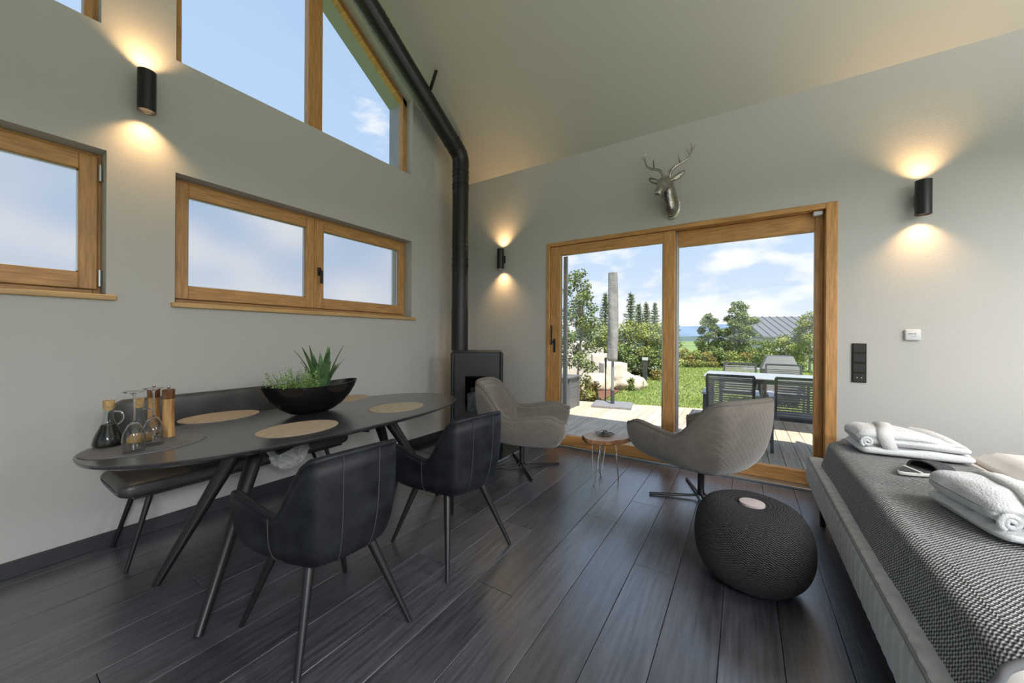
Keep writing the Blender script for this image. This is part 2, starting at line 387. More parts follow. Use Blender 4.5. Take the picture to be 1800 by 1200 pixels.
def catmull(pts, per=6, closed=False):
    pts = [Vector(p) for p in pts]; out = []; k = len(pts)
    for i in range(k if closed else k-1):
        if closed: p0, p1, p2, p3 = pts[i-1], pts[i], pts[(i+1) % k], pts[(i+2) % k]
        else: p0, p1, p2, p3 = pts[max(i-1, 0)], pts[i], pts[i+1], pts[min(i+2, k-1)]
        for j in range(per):
            t = j/per
            out.append(0.5*((2*p1) + (p2-p0)*t + (2*p0-5*p1+4*p2-p3)*t*t + (3*p1-p0-3*p2+p3)*t**3))
    if not closed: out.append(pts[-1])
    return out

# ================================================================== THE ROOM
RX, RY = 8.6, -6.5           # far gable, rear eave wall
EZ, SL = 3.38, 0.68          # eave height at the door wall, roof slope
RIDGE_Y = RY/2
def ceil_z(y): return EZ + SL*min(-y, y - RY)
TH = 0.35

# floor with single planks
floor = MB().box((-TH, RY-TH, -0.25), (RX+TH, TH, -0.02)).build('floor', 'seam_dark')
tag(floor, 'dark charcoal oak plank floor of the living room', 'floor', kind='structure')
PW = 0.22
rows = []
x = 0.09 - PW
while x < RX:
    x0, x1 = max(x, 0.0), min(x + PW, RX); rows.append((x0, x1)); x += PW
_pc = {}
def plank_mesh(w, l):
    k = (round(w, 4), round(l, 3))
    if k not in _pc:
        g = 0.0012
        o = MB().box((g, g, -0.02), (w-g, l-g, 0.0)).build('plank', 'floor_oak', None, bevel=0.0014, seg=1)
        _pc[k] = o.data; bpy.data.objects.remove(o)
    return _pc[k]
rr = random.Random(3)
for x0, x1 in rows:
    y = RY - rr.choice((0.3, 0.7, 1.1, 1.5, 1.9))
    while y < 0:
        a, b = max(y, RY), min(y + 2.2, 0.0)
        if b - a > 0.03:
            p = bpy.data.objects.new('plank', plank_mesh(x1-x0, b-a)); COL.objects.link(p); p.parent = floor; p.location = (x0, a, 0)
        y += 2.2

# left gable wall with window openings  (y,z) polygons
def slant(y): return ceil_z(y) - 0.03
big = [(-3.07, 3.14), (-0.99, 3.14), (-0.99, slant(-0.99)), (-3.07, slant(-3.07))]
mir = [(-6.5+0.99, 3.14), (-3.41, 3.14), (-3.41, slant(-3.41)), (-6.5+0.99, slant(-6.5+0.99))]
w2 = [(-3.07, 1.50), (-0.99, 1.50), (-0.99, 2.38), (-3.07, 2.38)]
w1 = [(-5.45, 1.52), (-3.385, 1.52), (-3.385, 2.39), (-5.45, 2.39)]
gable = [(RY-TH, -0.25), (TH, -0.25), (TH, EZ-SL*TH+0.12), (RIDGE_Y, ceil_z(RIDGE_Y)+0.12), (RY-TH, EZ-SL*TH+0.12)]
wl = MB().prism(gable, [big, mir, w2, w1], lambda a, b: (0, a, b), (-TH, 0, 0)).build('wall_left', 'plaster')
tag(wl, 'pale grey plastered gable wall with timber windows', 'wall', kind='structure')
# right (door) wall  (x,z)
DX0, DX1, DZ1 = 1.243, 3.888, 2.40
wr = MB().prism([(0.0, -0.25), (RX, -0.25), (RX, EZ+0.05), (0.0, EZ+0.05)], [[(DX0, 0.0), (DX1, 0.0), (DX1, DZ1), (DX0, DZ1)]], lambda a, b: (a, 0, b), (0, TH, 0)).build('wall_right', 'plaster')
tag(wr, 'pale grey plastered eave wall around the sliding glass door', 'wall', kind='structure')
# unseen rear wall and far gable; their glazing is added to admit daylight
rear_holes = [[(0.9+i*2.0, 0.05), (2.75+i*2.0, 0.05), (2.75+i*2.0, 2.6), (0.9+i*2.0, 2.6)] for i in range(4)][:4]
rear_holes[3] = [(6.9, 0.05), (8.3, 0.05), (8.3, 2.6), (6.9, 2.6)]
wb = MB().prism([(0.0, -0.25), (RX, -0.25), (RX, EZ+0.05), (0.0, EZ+0.05)], rear_holes, lambda a, b: (a, RY-TH, b), (0, TH, 0)).build('wall_back', 'plaster')
tag(wb, 'plastered rear wall behind the viewer with added glazing for daylight', 'wall', kind='structure')
gh = [[(RY+0.35, 0.05), (RIDGE_Y-0.1, 0.05), (RIDGE_Y-0.1, ceil_z(RIDGE_Y-0.1)-0.3), (RY+0.35, ceil_z(RY+0.35)-0.3)],
      [(RIDGE_Y+0.1, 0.05), (-0.35, 0.05), (-0.35, ceil_z(-0.35)-0.3), (RIDGE_Y+0.1, ceil_z(RIDGE_Y+0.1)-0.3)]]
wf = MB().prism(gable, gh, lambda a, b: (RX, a, b), (TH, 0, 0)).build('wall_front', 'plaster')
tag(wf, 'gable wall behind the viewer with added glazing for daylight', 'wall', kind='structure')
# ceiling
cl = MB()
for s_ in (1, -1):
    y_e = TH+0.25 if s_ == 1 else RY-TH-0.25
    z_e = EZ - SL*(TH+0.25)
    zr = ceil_z(RIDGE_Y)
    cl.add([(-TH, y_e, z_e), (RX+TH, y_e, z_e), (RX+TH, RIDGE_Y, zr), (-TH, RIDGE_Y, zr),
            (-TH, y_e, z_e+0.30), (RX+TH, y_e, z_e+0.30), (RX+TH, RIDGE_Y, zr+0.30), (-TH, RIDGE_Y, zr+0.30)],
           [(0,1,2,3),(7,6,5,4),(0,4,5,1),(1,5,6,2),(2,6,7,3),(3,7,4,0)])
ceiling = cl.build('ceiling', 'ceiling_plaster'); tag(ceiling, 'sloping plastered cathedral ceiling', 'ceiling', kind='structure')
bbl = MB().box((0.0, RY, 0), (0.016, 0.0, 0.085)).build('baseboard_left', 'baseboard_paint', None, bevel=0.002, seg=1)
tag(bbl, 'dark grey baseboard along the gable wall', 'baseboard', kind='structure')
bbr = MB().box((0.016, -0.016, 0), (DX0, 0.0, 0.085)).build('baseboard_right', 'baseboard_paint', None, bevel=0.002, seg=1)
tag(bbr, 'dark grey baseboard beside the stove', 'baseboard', kind='structure')
bbr2 = MB().box((DX1, -0.016, 0), (RX, 0.0, 0.085)).build('baseboard_right', 'baseboard_paint', None, bevel=0.002, seg=1)
tag(bbr2, 'dark grey baseboard behind the bed', 'baseboard', kind='structure')

# ------------------------------------------------------------------ windows in the gable (frames 0.1 m back from the wall face)
FX0, FX1, GX = -0.10, -0.175, -0.14
def bars_yz(name, y0, y1, z0, z1, m, parent, x0=FX0, x1=FX1, bev=0.004):
    return MB().box((x1, y0, z0), (x0, y1, z1)).build(name, m, parent, bevel=bev, seg=1)
def ring_yz(name, y0, y1, z0, z1, wy, wz, parent, x0, x1):
    """four members of a rectangular frame, each its own piece"""
    r = empty(name, (0, y0, z0)) if False else None
    a = bars_yz(name + '_stile', y0, y0+wy, z0, z1, 'pine', parent, x0, x1); b = bars_yz(name + '_stile', y1-wy, y1, z0, z1, 'pine', parent, x0, x1)
    c = bars_yz(name + '_rail', y0+wy, y1-wy, z0, z0+wz, 'pine_horizontal', parent, x0, x1); d = bars_yz(name + '_rail', y0+wy, y1-wy, z1-wz, z1, 'pine_horizontal', parent, x0, x1)
    return a, b, c, d
def pane_yz(y0, y1, z0, z1, parent, m, x=GX, name='pane'):
    return MB().box((x-0.004, y0, z0), (x+0.004, y1, z1)).build(name, m, parent)
def bead_yz(y0, y1, z0, z1, parent):
    mb = MB(); x0, x1 = GX+0.004, GX+0.014
    for a, b in (((y0, z0), (y1, z0+.007)), ((y0, z1-.007), (y1, z1)), ((y0, z0), (y0+.007, z1)), ((y1-.007, z0), (y1, z1))):
        mb.box((x0, a[0], a[1]), (x1, b[0], b[1]))
    return mb.build('glazing_seal', 'alu', parent)
# lower right window: frosted, two lights
win2 = empty('window_2', (-0.1, -2.03, 1.5), label='long timber window with two frosted panes behind the dining table', cat='window', kind='structure')
ring_yz('frame', -3.07, -0.99, 1.50, 2.38, 0.035, 0.035, win2, FX0-0.02, FX1)
ring_yz('sash', -3.045, -2.068, 1.535, 2.36, 0.075, 0.095, win2, FX0, FX1+0.01)
ring_yz('sash', -2.052, -1.015, 1.535, 2.36, 0.075, 0.095, win2, FX0, FX1+0.01)
bars_yz('mullion', -2.068, -2.052, 1.535, 2.36, 'pine', win2, FX0+0.004, FX1)
pane_yz(-2.98, -2.13, 1.62, 2.275, win2, 'frosted'); bead_yz(-2.97, -2.143, 1.63, 2.265, win2)
pane_yz(-1.985, -1.08, 1.62, 2.275, win2, 'frosted'); bead_yz(-1.977, -1.09, 1.63, 2.265, win2)
h = MB().box((FX0, -2.04, 1.84), (FX0+0.012, -2.005, 1.915)).build('handle_plate', 'matte_black', win2, bevel=0.003, seg=1)
MB().box((FX0+0.012, -2.03, 1.865), (FX0+0.045, -2.012, 1.885)).box((FX0+0.033, -2.032, 1.765), (FX0+0.047, -2.010, 1.885)).build('handle', 'matte_black', h, bevel=0.003, seg=1)
MB().box((FX1, -3.09, 1.468), (0.03, -0.945, 1.50)).build('sill', 'sill_pine', win2, bevel=0.004, seg=1)
# lower left window
win1 = empty('window_1', (-0.1, -4.4, 1.52), label='timber window with frosted pane cut off by the left picture edge', cat='window', kind='structure')
ring_yz('frame', -5.45, -3.385, 1.52, 2.39, 0.035, 0.035, win1, FX0-0.02, FX1)
ring_yz('sash', -4.38, -3.405, 1.555, 2.37, 0.075, 0.10, win1, FX0, FX1+0.01)
ring_yz('sash', -5.43, -4.40, 1.555, 2.37, 0.075, 0.10, win1, FX0, FX1+0.01)
pane_yz(-4.31, -3.47, 1.64, 2.28, win1, 'frosted'); bead_yz(-4.305, -3.48, 1.655, 2.27, win1)
pane_yz(-5.36, -4.47, 1.64, 2.28, win1, 'frosted'); bead_yz(-5.355, -4.475, 1.655, 2.27, win1)
for z in (1.575, 2.22):
    MB().tube((FX0+0.008, -3.396, z), (FX0+0.008, -3.396, z+0.10), 0.009, n=10).build('hinge', 'alu', win1, smooth=40)
MB().box((FX1, -5.49, 1.488), (0.03, -3.345, 1.52)).build('sill', 'sill_pine', win1, bevel=0.004, seg=1)
# tall gable windows: slanted head
def gable_window(name, poly, label, flip, mull):
    root = empty(name, (-0.1, (poly[0][0]+poly[1][0])/2, poly[0][1]), label=label, cat='window', kind='structure')
    (ya, z0), (yb, _), (_, zb), (_, za) = poly
    fw = 0.055
    bars_yz('frame_rail', ya, yb, z0, z0+0.05, 'pine_horizontal', root)
    for y0, y1 in ((ya, ya+fw), (yb-fw, yb)):
        zt0, zt1 = slant(y0), slant(y1)
        MB().add([(FX1,y0,z0),(FX0,y0,z0),(FX0,y1,z0),(FX1,y1,z0),(FX1,y0,zt0),(FX0,y0,zt0),(FX0,y1,zt1),(FX1,y1,zt1)],
                 [(3,2,1,0),(4,5,6,7),(0,1,5,4),(1,2,6,5),(2,3,7,6),(3,0,4,7)]).build('frame_stile', 'pine', root)
    MB().add([(x_, y_, slant(y_) - d) for x_ in (FX0, FX1) for y_ in (ya, yb) for d in (0, fw*1.25)],
             [(0,2,3,1),(4,5,7,6),(0,1,5,4),(2,6,7,3),(0,4,6,2),(1,3,7,5)]).build('frame_slope', 'pine_horizontal', root)
    edges = [ya + fw] + [v_ for mm in mull for v_ in (mm-0.065, mm+0.065)] + [yb - fw]
    for mm in mull:
        for k, (y0, y1) in enumerate(((mm-0.065, mm), (mm, mm+0.065))):
            MB().add([(FX1,y0,z0),(FX0,y0,z0),(FX0,y1,z0),(FX1,y1,z0),(FX1,y0,slant(y0)-.03),(FX0,y0,slant(y0)-.03),(FX0,y1,slant(y1)-.03),(FX1,y1,slant(y1)-.03)],
                     [(3,2,1,0),(4,5,6,7),(0,1,5,4),(1,2,6,5),(2,3,7,6),(3,0,4,7)]).build('mullion', 'pine', root, bevel=0.003, seg=1)
    for i in range(0, len(edges), 2):
        y0, y1 = edges[i]-0.01, edges[i+1]+0.01
        MB().prism([(y0, z0+0.04), (y1, z0+0.04), (y1, slant(y1)-0.05), (y0, slant(y0)-0.05)], [], lambda a, b: (GX-0.004, a, b), (0.008, 0, 0)).build('pane', 'pane', root)
    # outer grey cladding reveal
    for y0, y1, nm in ((ya, ya+0.03, 'cladding'), (yb-0.03, yb, 'cladding')):
        MB().box((-TH-0.02, y0, z0), (FX1, y1, min(slant(y0), slant(y1)))).build(nm, 'grey_cladding', root)
    MB().add([(x_, y_, slant(y_) - d) for x_ in (FX1, -TH-0.02) for y_ in (ya, yb) for d in (0, 0.04)],
             [(0,2,3,1),(4,5,7,6),(0,1,5,4),(2,6,7,3),(0,4,6,2),(1,3,7,5)]).build('cladding', 'grey_cladding', root)
    return root
gable_window('window_3', big, 'tall clear gable window with slanted head beside the flue pipe', False, [-2.065])
mirw = gable_window('window_4', mir, 'clear gable window at the top left picture corner', True, [-4.435])
# unseen rear and far glazing, added to bring more daylight into the room
for k, hl in enumerate(rear_holes):
    wn = empty('window_%d' % (5+k), (hl[0][0], RY-0.2, 0.05), label='unseen rear glazing unit added for daylight %s' % ('beside the kitchen corner', 'left of the rear middle', 'right of the rear middle', 'by the far gable')[k], cat='window', kind='structure')
    x0, x1, z0, z1 = hl[0][0], hl[1][0], hl[0][1], hl[2][1]
    for a, b in (((x0, z0), (x0+.07, z1)), ((x1-.07, z0), (x1, z1)), ((x0+.07, z0), (x1-.07, z0+.07)), ((x0+.07, z1-.07), (x1-.07, z1))):
        MB().box((a[0], RY-0.22, a[1]), (b[0], RY-0.14, b[1])).build('frame_bar', 'pine', wn)
    MB().box((x0+.05, RY-0.184, z0+.05), (x1-.05, RY-0.176, z1-.05)).build('pane', 'pane', wn)
for k, hl in enumerate(gh):
    wn = empty('window_%d' % (9+k), (RX+0.2, hl[0][0], 0.05), label='added daylight glazing in the far gable half %s the ridge' % ('beyond', 'before')[k], cat='window', kind='structure')
    MB().prism(hl, [[(lerp(p[0], sum(q[0] for q in hl)/4, 0.06), lerp(p[1], sum(q[1] for q in hl)/4, 0.05)) for p in hl]], lambda a, b: (RX+0.15, a, b), (0.08, 0, 0)).build('frame', 'pine', wn)
    MB().prism(hl, [], lambda a, b: (RX+0.186, a, b), (0.008, 0, 0)).build('pane', 'pane', wn)

# ------------------------------------------------------------------ sliding door
door = empty('door_1', ((DX0+DX1)/2, 0.08, 0), label='wide timber sliding glass door to the deck', cat='door', kind='structure')
def xz(name, x0, x1, z0, z1, y0, y1, m='pine', bev=0.004, p=door): return MB().box((x0, y0, z0), (x1, y1, z1)).build(name, m, p, bevel=bev, seg=1)
xz('frame_stile', DX0, DX0+0.045, 0, DZ1, -0.012, 0.17); xz('frame_stile', DX1-0.075, DX1, 0, DZ1, -0.012, 0.17)
xz('frame_rail', DX0+0.045, DX1-0.075, DZ1-0.045, DZ1, -0.012, 0.17, 'pine_horizontal')
xz('threshold', DX0+0.045, DX1-0.075, 0.0, 0.022, -0.012, 0.20, 'alu', 0.003)
# sliding leaf (left, inner track)
LY0, LY1 = 0.005, 0.065
xz('leaf_stile', DX0+0.047, 1.42, 0.023, DZ1-0.047, LY0, LY1); xz('leaf_stile', 2.556, 2.665, 0.023, DZ1-0.047, LY0, LY1)
xz('leaf_rail', 1.42, 2.556, DZ1-0.155, DZ1-0.047, LY0, LY1, 'pine_horizontal'); xz('leaf_rail', 1.42, 2.556, 0.023, 0.137, LY0, LY1, 'pine_horizontal')
xz('pane', 1.41, 2.566, 0.127, DZ1-0.145, 0.031, 0.039, 'pane', 0)
xz('seal', 1.42, 1.432, 0.137, DZ1-0.155, 0.02, 0.031, 'alu', 0); xz('seal', 2.544, 2.556, 0.137, DZ1-0.155, 0.02, 0.031, 'alu', 0)
xz('cladding', 1.432, 1.475, 0.137, DZ1-0.16, 0.066, 0.10, 'grey_cladding', 0)
# fixed leaf (right, outer track)
RY0, RY1 = 0.085, 0.15
xz('leaf_stile', 3.755, DX1-0.075, 0.023, DZ1-0.047, RY0, RY1); xz('leaf_stile', 2.60, 2.68, 0.023, DZ1-0.047, RY0, RY1, 'alu')
xz('leaf_rail', 2.68, 3.755, DZ1-0.20, DZ1-0.047, RY0, RY1, 'pine_horizontal'); xz('leaf_rail', 2.68, 3.755, 0.023, 0.137, RY0, RY1, 'pine_horizontal')
xz('pane', 2.67, 3.765, 0.127, DZ1-0.19, 0.113, 0.121, 'pane', 0)
xz('seal', 2.68, 2.692, 0.137, DZ1-0.20, 0.10, 0.113, 'alu', 0)
xz('buffer', 3.735, 3.80, DZ1-0.085, DZ1-0.05, 0.02, 0.075, 'white_plastic', 0.006)
hp = xz('handle_plate', 1.335, 1.362, 1.10, 1.26, LY0-0.008, LY0, 'matte_black', 0.003)
xz('handle', 1.322, 1.338, 1.19, 1.42, LY0-0.05, LY0-0.035, 'matte_black', 0.004, hp); xz('handle_neck', 1.326, 1.345, 1.215, 1.235, LY0-0.04, LY0-0.005, 'matte_black', 0.002, hp)

# ================================================================== wall lamps
def wall_lamp(base, out, label):
    """base: centre on wall, out: unit vector off the wall"""
    base, out = Vector(base), Vector(out)
    root = empty('wall_lamp', base, label=label, cat='lamp', group='up and down wall lamps')
    c = base + out*0.085; r, hh = 0.044, 0.125
    prof = [(r*0.80, -hh+0.045), (r*0.86, -hh), (r, -hh), (r, hh), (r*0.86, hh), (r*0.80, hh-0.045)]
    MB().lathe(prof, 28, c, cap=False).build('cylinder', 'black_metal', root, smooth=40)
    MB().bar(base, c - out*0.03, 0.05, 0.09).build('bracket', 'black_metal', root, bevel=0.003, seg=1)
    for s_ in (1, -1):
        MB().lathe([(r*0.82, -0.004), (r*0.82, 0.004)], 20, c + Vector((0, 0, s_*(hh-0.04)))).build('lens', 'lamp_lens', root, smooth=40)
        ld = bpy.data.lights.new('bulb', 'SPOT'); ld.energy = 13.0; ld.color = (1.0, 0.60, 0.27); ld.spot_size = math.radians(112); ld.spot_blend = 1.0; ld.shadow_soft_size = 0.02
        lo = bpy.data.objects.new('bulb', ld); COL.objects.link(lo); lo.parent = root
        lo.location = (c - base) + Vector((0, 0, s_*(hh-0.03))); lo.rotation_euler = (0 if s_ < 0 else PI, 0, 0)
    return root
p = onx(246, 177); wall_lamp((0, p.y, p.z), (1, 0, 0), 'black cylinder wall lamp between the gable windows')
p = ony(884.5, 457); wall_lamp((p.x, 0, p.z), (0, -1, 0), 'small looking black cylinder wall lamp left of the sliding door')
p = ony(1612, 345); wall_lamp((p.x, 0, p.z), (0, -1, 0), 'black cylinder wall lamp right of the sliding door above the bed')

# ================================================================== stove, flue, hearth
hearth = MB().box((0.018, -1.05, 0.0), (1.12, -0.018, 0.006)).build('hearth_plate', 'hearth_glass', None, bevel=0.0015, seg=1)
MB().box((1.121, -1.05, 0.0), (1.130, -0.018, 0.007)).build('edge_strip', 'alu', hearth)
tag(hearth, 'clear glass hearth plate on the floor under the stove', 'hearth plate')
st_c = Vector((0.545, -0.455, 0.008)); st_a = math.atan2(0.62, 0.785)
stove = empty('wood_stove', st_c, st_a, 'tall slim black wood stove in the room corner', 'stove')
SW, SD, SH = 0.285, 0.20, 1.085
def lb(name, a, b, m, p=stove, bev=0.0, seg=2): return MB().box(a, b).build(name, m, p, bevel=bev, seg=seg, world=False, smooth=30 if bev else None)
# body built as shell so that the fire chamber is hollow
gx0, gx1, gz0, gz1 = -0.135, 0.115, 0.41, 0.82
MB().prism([(-SW, 0.02), (SW, 0.02), (SW, SH), (-SW, SH)], [[(gx0, gz0), (gx1, gz0), (gx1, gz1), (gx0, gz1)]], lambda a, b: (a, -SD, b), (0, 0.05, 0)).build('front', 'stove_metal', stove, world=False)
lb('side', (-SW, -SD+0.05, 0.02), (-SW+0.03, SD, SH), 'stove_metal'); lb('side', (SW-0.03, -SD+0.05, 0.02), (SW, SD, SH), 'stove_metal')
lb('back', (-SW+0.03, SD-0.03, 0.02), (SW-0.03, SD, SH), 'stove_metal')
lb('top_plate', (-SW-0.004, -SD-0.006, SH), (SW+0.004, SD, SH+0.02), 'stove_metal', bev=0.006)
for s_ in (-1, 1): MB().tube((s_*(SW-0.006), -SD+0.006, 0.0), (s_*(SW-0.006), -SD+0.006, SH), 0.022, n=16).build('corner_post', 'stove_metal', stove, smooth=50, world=False)
lb('base', (-SW+0.03, -SD+0.03, 0.0), (SW-0.03, SD-0.01, 0.02), 'matte_black')
lb('fire_chamber', (gx0-0.08, SD-0.10, gz0-0.02), (gx1+0.08, SD-0.09, gz1+0.02), 'firebox')
lb('chamber_floor', (gx0-0.08, -SD+0.05, gz0-0.03), (gx1+0.08, SD-0.09, gz0-0.005), 'firebox')
dr = lb('door', (-SW+0.04, -SD-0.010, 0.36), (SW-0.04, -SD, gz0-0.0), 'stove_metal')
MB().prism([(-SW+0.04, 0.36), (SW-0.04, 0.36), (SW-0.04, 1.04), (-SW+0.04, 1.04)], [[(gx0, gz0), (gx1, gz0), (gx1, gz1), (gx0, gz1)]], lambda a, b: (a, -SD-0.014, b), (0, 0.012, 0)).build('door_panel', 'stove_metal', stove, world=False)
lb('drawer', (-SW+0.04, -SD-0.014, 0.06), (SW-0.04, -SD, 0.345), 'stove_metal', bev=0.002, seg=1)
lb('pane', (gx0, -SD-0.004, gz0), (gx1, -SD, gz1), 'stove_glass')
lb('door_handle', (SW-0.075, -SD-0.05, 0.60), (SW-0.06, -SD-0.035, 0.80), 'black_metal', bev=0.003, seg=1)
for k, (xa, xb, za, zb, r_) in enumerate(((-0.10, -0.03, gz0, 0.62, 0.035), (0.0, -0.05, gz0, 0.66, 0.04), (0.085, 0.04, gz0, 0.58, 0.035))):
    MB().tube((xa, -0.06+k*0.03, za), (xb, 0.02, zb), r_, r_*0.9, n=10).build('firewood', 'fire_log', stove, smooth=40, world=False)
FXP, FYP, FR = 0.30, -0.49, 0.098
flue = empty('flue_pipe', (FXP, FYP, 1.12), label='black flue pipe rising from the stove and bending along the roof slope', cat='flue pipe')
bz = 3.47; sl = 0.645; dvec = Vector((0, -1, sl)).normalized(); up = Vector((0, 0, 1))
MB().tube((FXP, FYP, 1.113), (FXP, FYP, 1.60), FR*1.04, n=28).build('pipe_section', 'black_metal', flue, smooth=50)
MB().tube((FXP, FYP, 1.60), (FXP, FYP, 2.45), FR, n=28).build('pipe_section', 'black_metal', flue, smooth=50)
MB().tube((FXP, FYP, 2.45), (FXP, FYP, bz-0.12), FR, n=28).build('pipe_section', 'black_metal', flue, smooth=50)
path = [Vector((FXP, FYP, bz-0.12)), Vector((FXP, FYP, bz-0.03)), Vector((FXP, FYP-0.025, bz+0.035)), Vector((FXP, FYP-0.08, bz+0.08))]
MB().sweep(path, FR*1.03, 28).build('elbow', 'black_metal', flue, smooth=30)
e0 = Vector((FXP, FYP-0.08, bz+0.08)); e1 = e0 + dvec*1.25; e2 = e0 + dvec*2.9
MB().tube(e0, e1, FR, n=28).build('pipe_section', 'black_metal', flue, smooth=50); MB().tube(e1, e2, FR, n=28).build('pipe_section', 'black_metal', flue, smooth=50)
MB().tube(e2 - Vector((0, 0, 0.05)), e2 + Vector((0, 0, 1.3)), FR, n=28).build('pipe_section', 'black_metal', flue, smooth=50)
def ring(c, d, r, w=0.012): MB().tube(Vector(c) - d*w/2, Vector(c) + d*w/2, r, n=28).build('clamp_ring', 'black_metal', flue, smooth=50)
for z in (1.595, 1.625, 2.14, 2.17, 2.23, 2.38, 2.44, 3.10, 3.14, 3.24, 3.30): ring((FXP, FYP, z), up, FR*1.055)
for t in (0.03, 0.10, 1.22, 1.30, 1.36): ring(e0 + dvec*t, dvec, FR*1.055)
bc = e0 + dvec*0.62; nrm = Vector((0, sl, 1)).normalized()
bt = bc + Vector((0.17, 0, 0.14))
MB().bar(bc + Vector((0.08, 0, 0.05)), Vector((bt.x, bt.y, ceil_z(bt.y)-0.005)), 0.045, 0.008, (0, 1, 0)).build('roof_bracket', 'black_metal', flue)

# ================================================================== deer head
def deer():
    b0 = ony(1177, 352, 0.0); root = empty('deer_head', (b0.x+0.0, 0, 2.53), label='antique silver deer head trophy with antlers above the sliding door', cat='wall trophy')
    root.scale = (0.9, 0.9, 0.9)
    X = 2.63
    # neck and head in one continuous loft (side profile leaving the wall, head turned down to the left)
    path = [(X+0.005, -0.014, 2.605), (X+0.004, -0.06, 2.607), (X-0.01, -0.13, 2.68), (X-0.015, -0.20, 2.745), (X-0.02, -0.26, 2.765), (X-0.03, -0.32, 2.74), (X-0.04, -0.375, 2.685), (X-0.052, -0.43, 2.625), (X-0.057, -0.455, 2.60), (X-0.059, -0.465, 2.588)]
    rx = [0.078, 0.080, 0.080, 0.074, 0.073, 0.066, 0.052, 0.041, 0.034, 0.014]
    rz = [0.135, 0.125, 0.105, 0.088, 0.078, 0.068, 0.054, 0.043, 0.033, 0.013]
    P = catmull(path, 4); k = len(P); mb = MB(); n = 20
    def at(L, i): t = i/4; a = int(t); return L[-1] if a >= len(L)-1 else lerp(L[a], L[a+1], t-a)
    for i, q in enumerate(P):
        d = (P[min(i+1, k-1)] - P[max(i-1, 0)]).normalized(); side = Vector((1, 0, 0)); side = (side - d*side.dot(d)).normalized(); u = side.cross(d)
        if u.z < 0: u = -u
        for j in range(n):
            t = 2*PI*j/n; mb.v.append(q + side*math.cos(t)*at(rx, i) + u*math.sin(t)*at(rz, i))
    for i in range(k-1):
        for j in range(n): mb.f.append((i*n+j, i*n+(j+1) % n, (i+1)*n+(j+1) % n, (i+1)*n+j))
    mb.f.append(tuple(range(n))); mb.f.append(tuple((k-1)*n+j for j in range(n)))
    mb.build('head_and_neck', 'antique_silver', root, smooth=60)
    MB().lathe([(0.10, 0), (0.112, 0.006), (0.10, 0.014)], 28, (0, 0, 0), 0.8, 1.3).xf(Matrix.Translation((X+0.005, 0, 2.595)) @ Matrix.Rotation(PI/2, 4, 'X')).build('wall_plate', 'antique_silver', root, smooth=50)
    for s_ in (-1, 1):
        hx = X - 0.02 + s_*0.055
        ear = catmull([(hx, -0.235, 2.80), (hx+s_*0.05, -0.215, 2.825), (hx+s_*0.095, -0.20, 2.86), (hx+s_*0.12, -0.195, 2.885)], 3)
        MB().sweep(ear, [0.010 + 0.020*math.sin(PI*min(1, (i+1)/len(ear))) for i in range(len(ear))], 10).build('ear', 'antique_silver', root, smooth=60)
        MB().lathe([(0.004, -0.012), (0.012, -0.006), (0.014, 0), (0.012, 0.006), (0.004, 0.012)], 10, (X-0.028+s_*0.058, -0.30, 2.775)).build('eye', 'chrome', root, smooth=60)
        MB().lathe([(0.004, -0.008), (0.008, 0), (0.004, 0.008)], 8, (X-0.056+s_*0.018, -0.452, 2.615)).build('nostril', 'matte_black', root, smooth=60)
        A0 = Vector((X-0.015+s_*0.03, -0.225, 2.825))
        main = catmull([A0, A0+Vector((s_*0.012, 0.005, 0.07)), A0+Vector((s_*0.06, 0.02, 0.125)), A0+Vector((s_*0.125, 0.045, 0.16)), A0+Vector((s_*0.185, 0.07, 0.215)), A0+Vector((s_*0.205, 0.08, 0.29)), A0+Vector((s_*0.195, 0.075, 0.36))], 5)
        an = MB().sweep(main, [lerp(0.019, 0.006, i/(len(main)-1)) for i in range(len(main))], 10).build('antler', 'antique_silver', root, smooth=60)
        tine = [(0.03, (s_*0.0, -0.075, 0.075), 0.010), (0.45, (s_*-0.005, -0.09, 0.07), 0.009), (0.72, (s_*-0.05, -0.02, 0.095), 0.008), (0.80, (s_*0.035, 0.02, 0.07), 0.007)]
        for f, dv, r_ in tine:
            q = main[int(f*(len(main)-1))]; dv = Vector(dv)
            MB().sweep([q, q+dv*0.5+Vector((0, 0, -0.008)), q+dv], [r_, r_*0.75, 0.003], 8).build('tine', 'antique_silver', an, smooth=60)
deer()

# ================================================================== switches, thermostat
p0, p1 = ony(1499.5, 596), ony(1521, 665)
sw = empty('switch_panel', ((p0.x+p1.x)/2, 0, (p0.z+p1.z)/2), label='tall black four gang light switch and socket panel by the sliding door', cat='switch panel')
cx_ = (p0.x+p1.x)/2; zt, zb = p0.z, p1.z
MB().box((cx_-0.043, -0.010, zb), (cx_+0.043, 0, zt)).build('frame', 'gloss_black', sw, bevel=0.002, seg=1)
hg = (zt-zb)/4
for k in range(4):
    z1_ = zt - k*hg - 0.006; z0_ = zt - (k+1)*hg + 0.006
    if k < 3: MB().box((cx_-0.036, -0.015, z0_), (cx_+0.036, -0.010, z1_)).build('rocker', 'matte_black', sw, bevel=0.002, seg=1)
    else:
        s0 = MB().box((cx_-0.036, -0.013, z0_), (cx_+0.036, -0.010, z1_)).build('socket', 'matte_black', sw, bevel=0.002, seg=1)
        for s_ in (-1, 1): MB().lathe([(0.004, 0), (0.004, 0.002)], 10).xf(Matrix.Translation((cx_+s_*0.013, -0.013, (z0_+z1_)/2)) @ Matrix.Rotation(PI/2, 4, 'X')).build('contact', 'chrome', s0)
p = ony(1603, 580)
th = empty('thermostat', (p.x, 0, p.z), label='small white rounded room thermostat right of the switch panel', cat='thermostat')
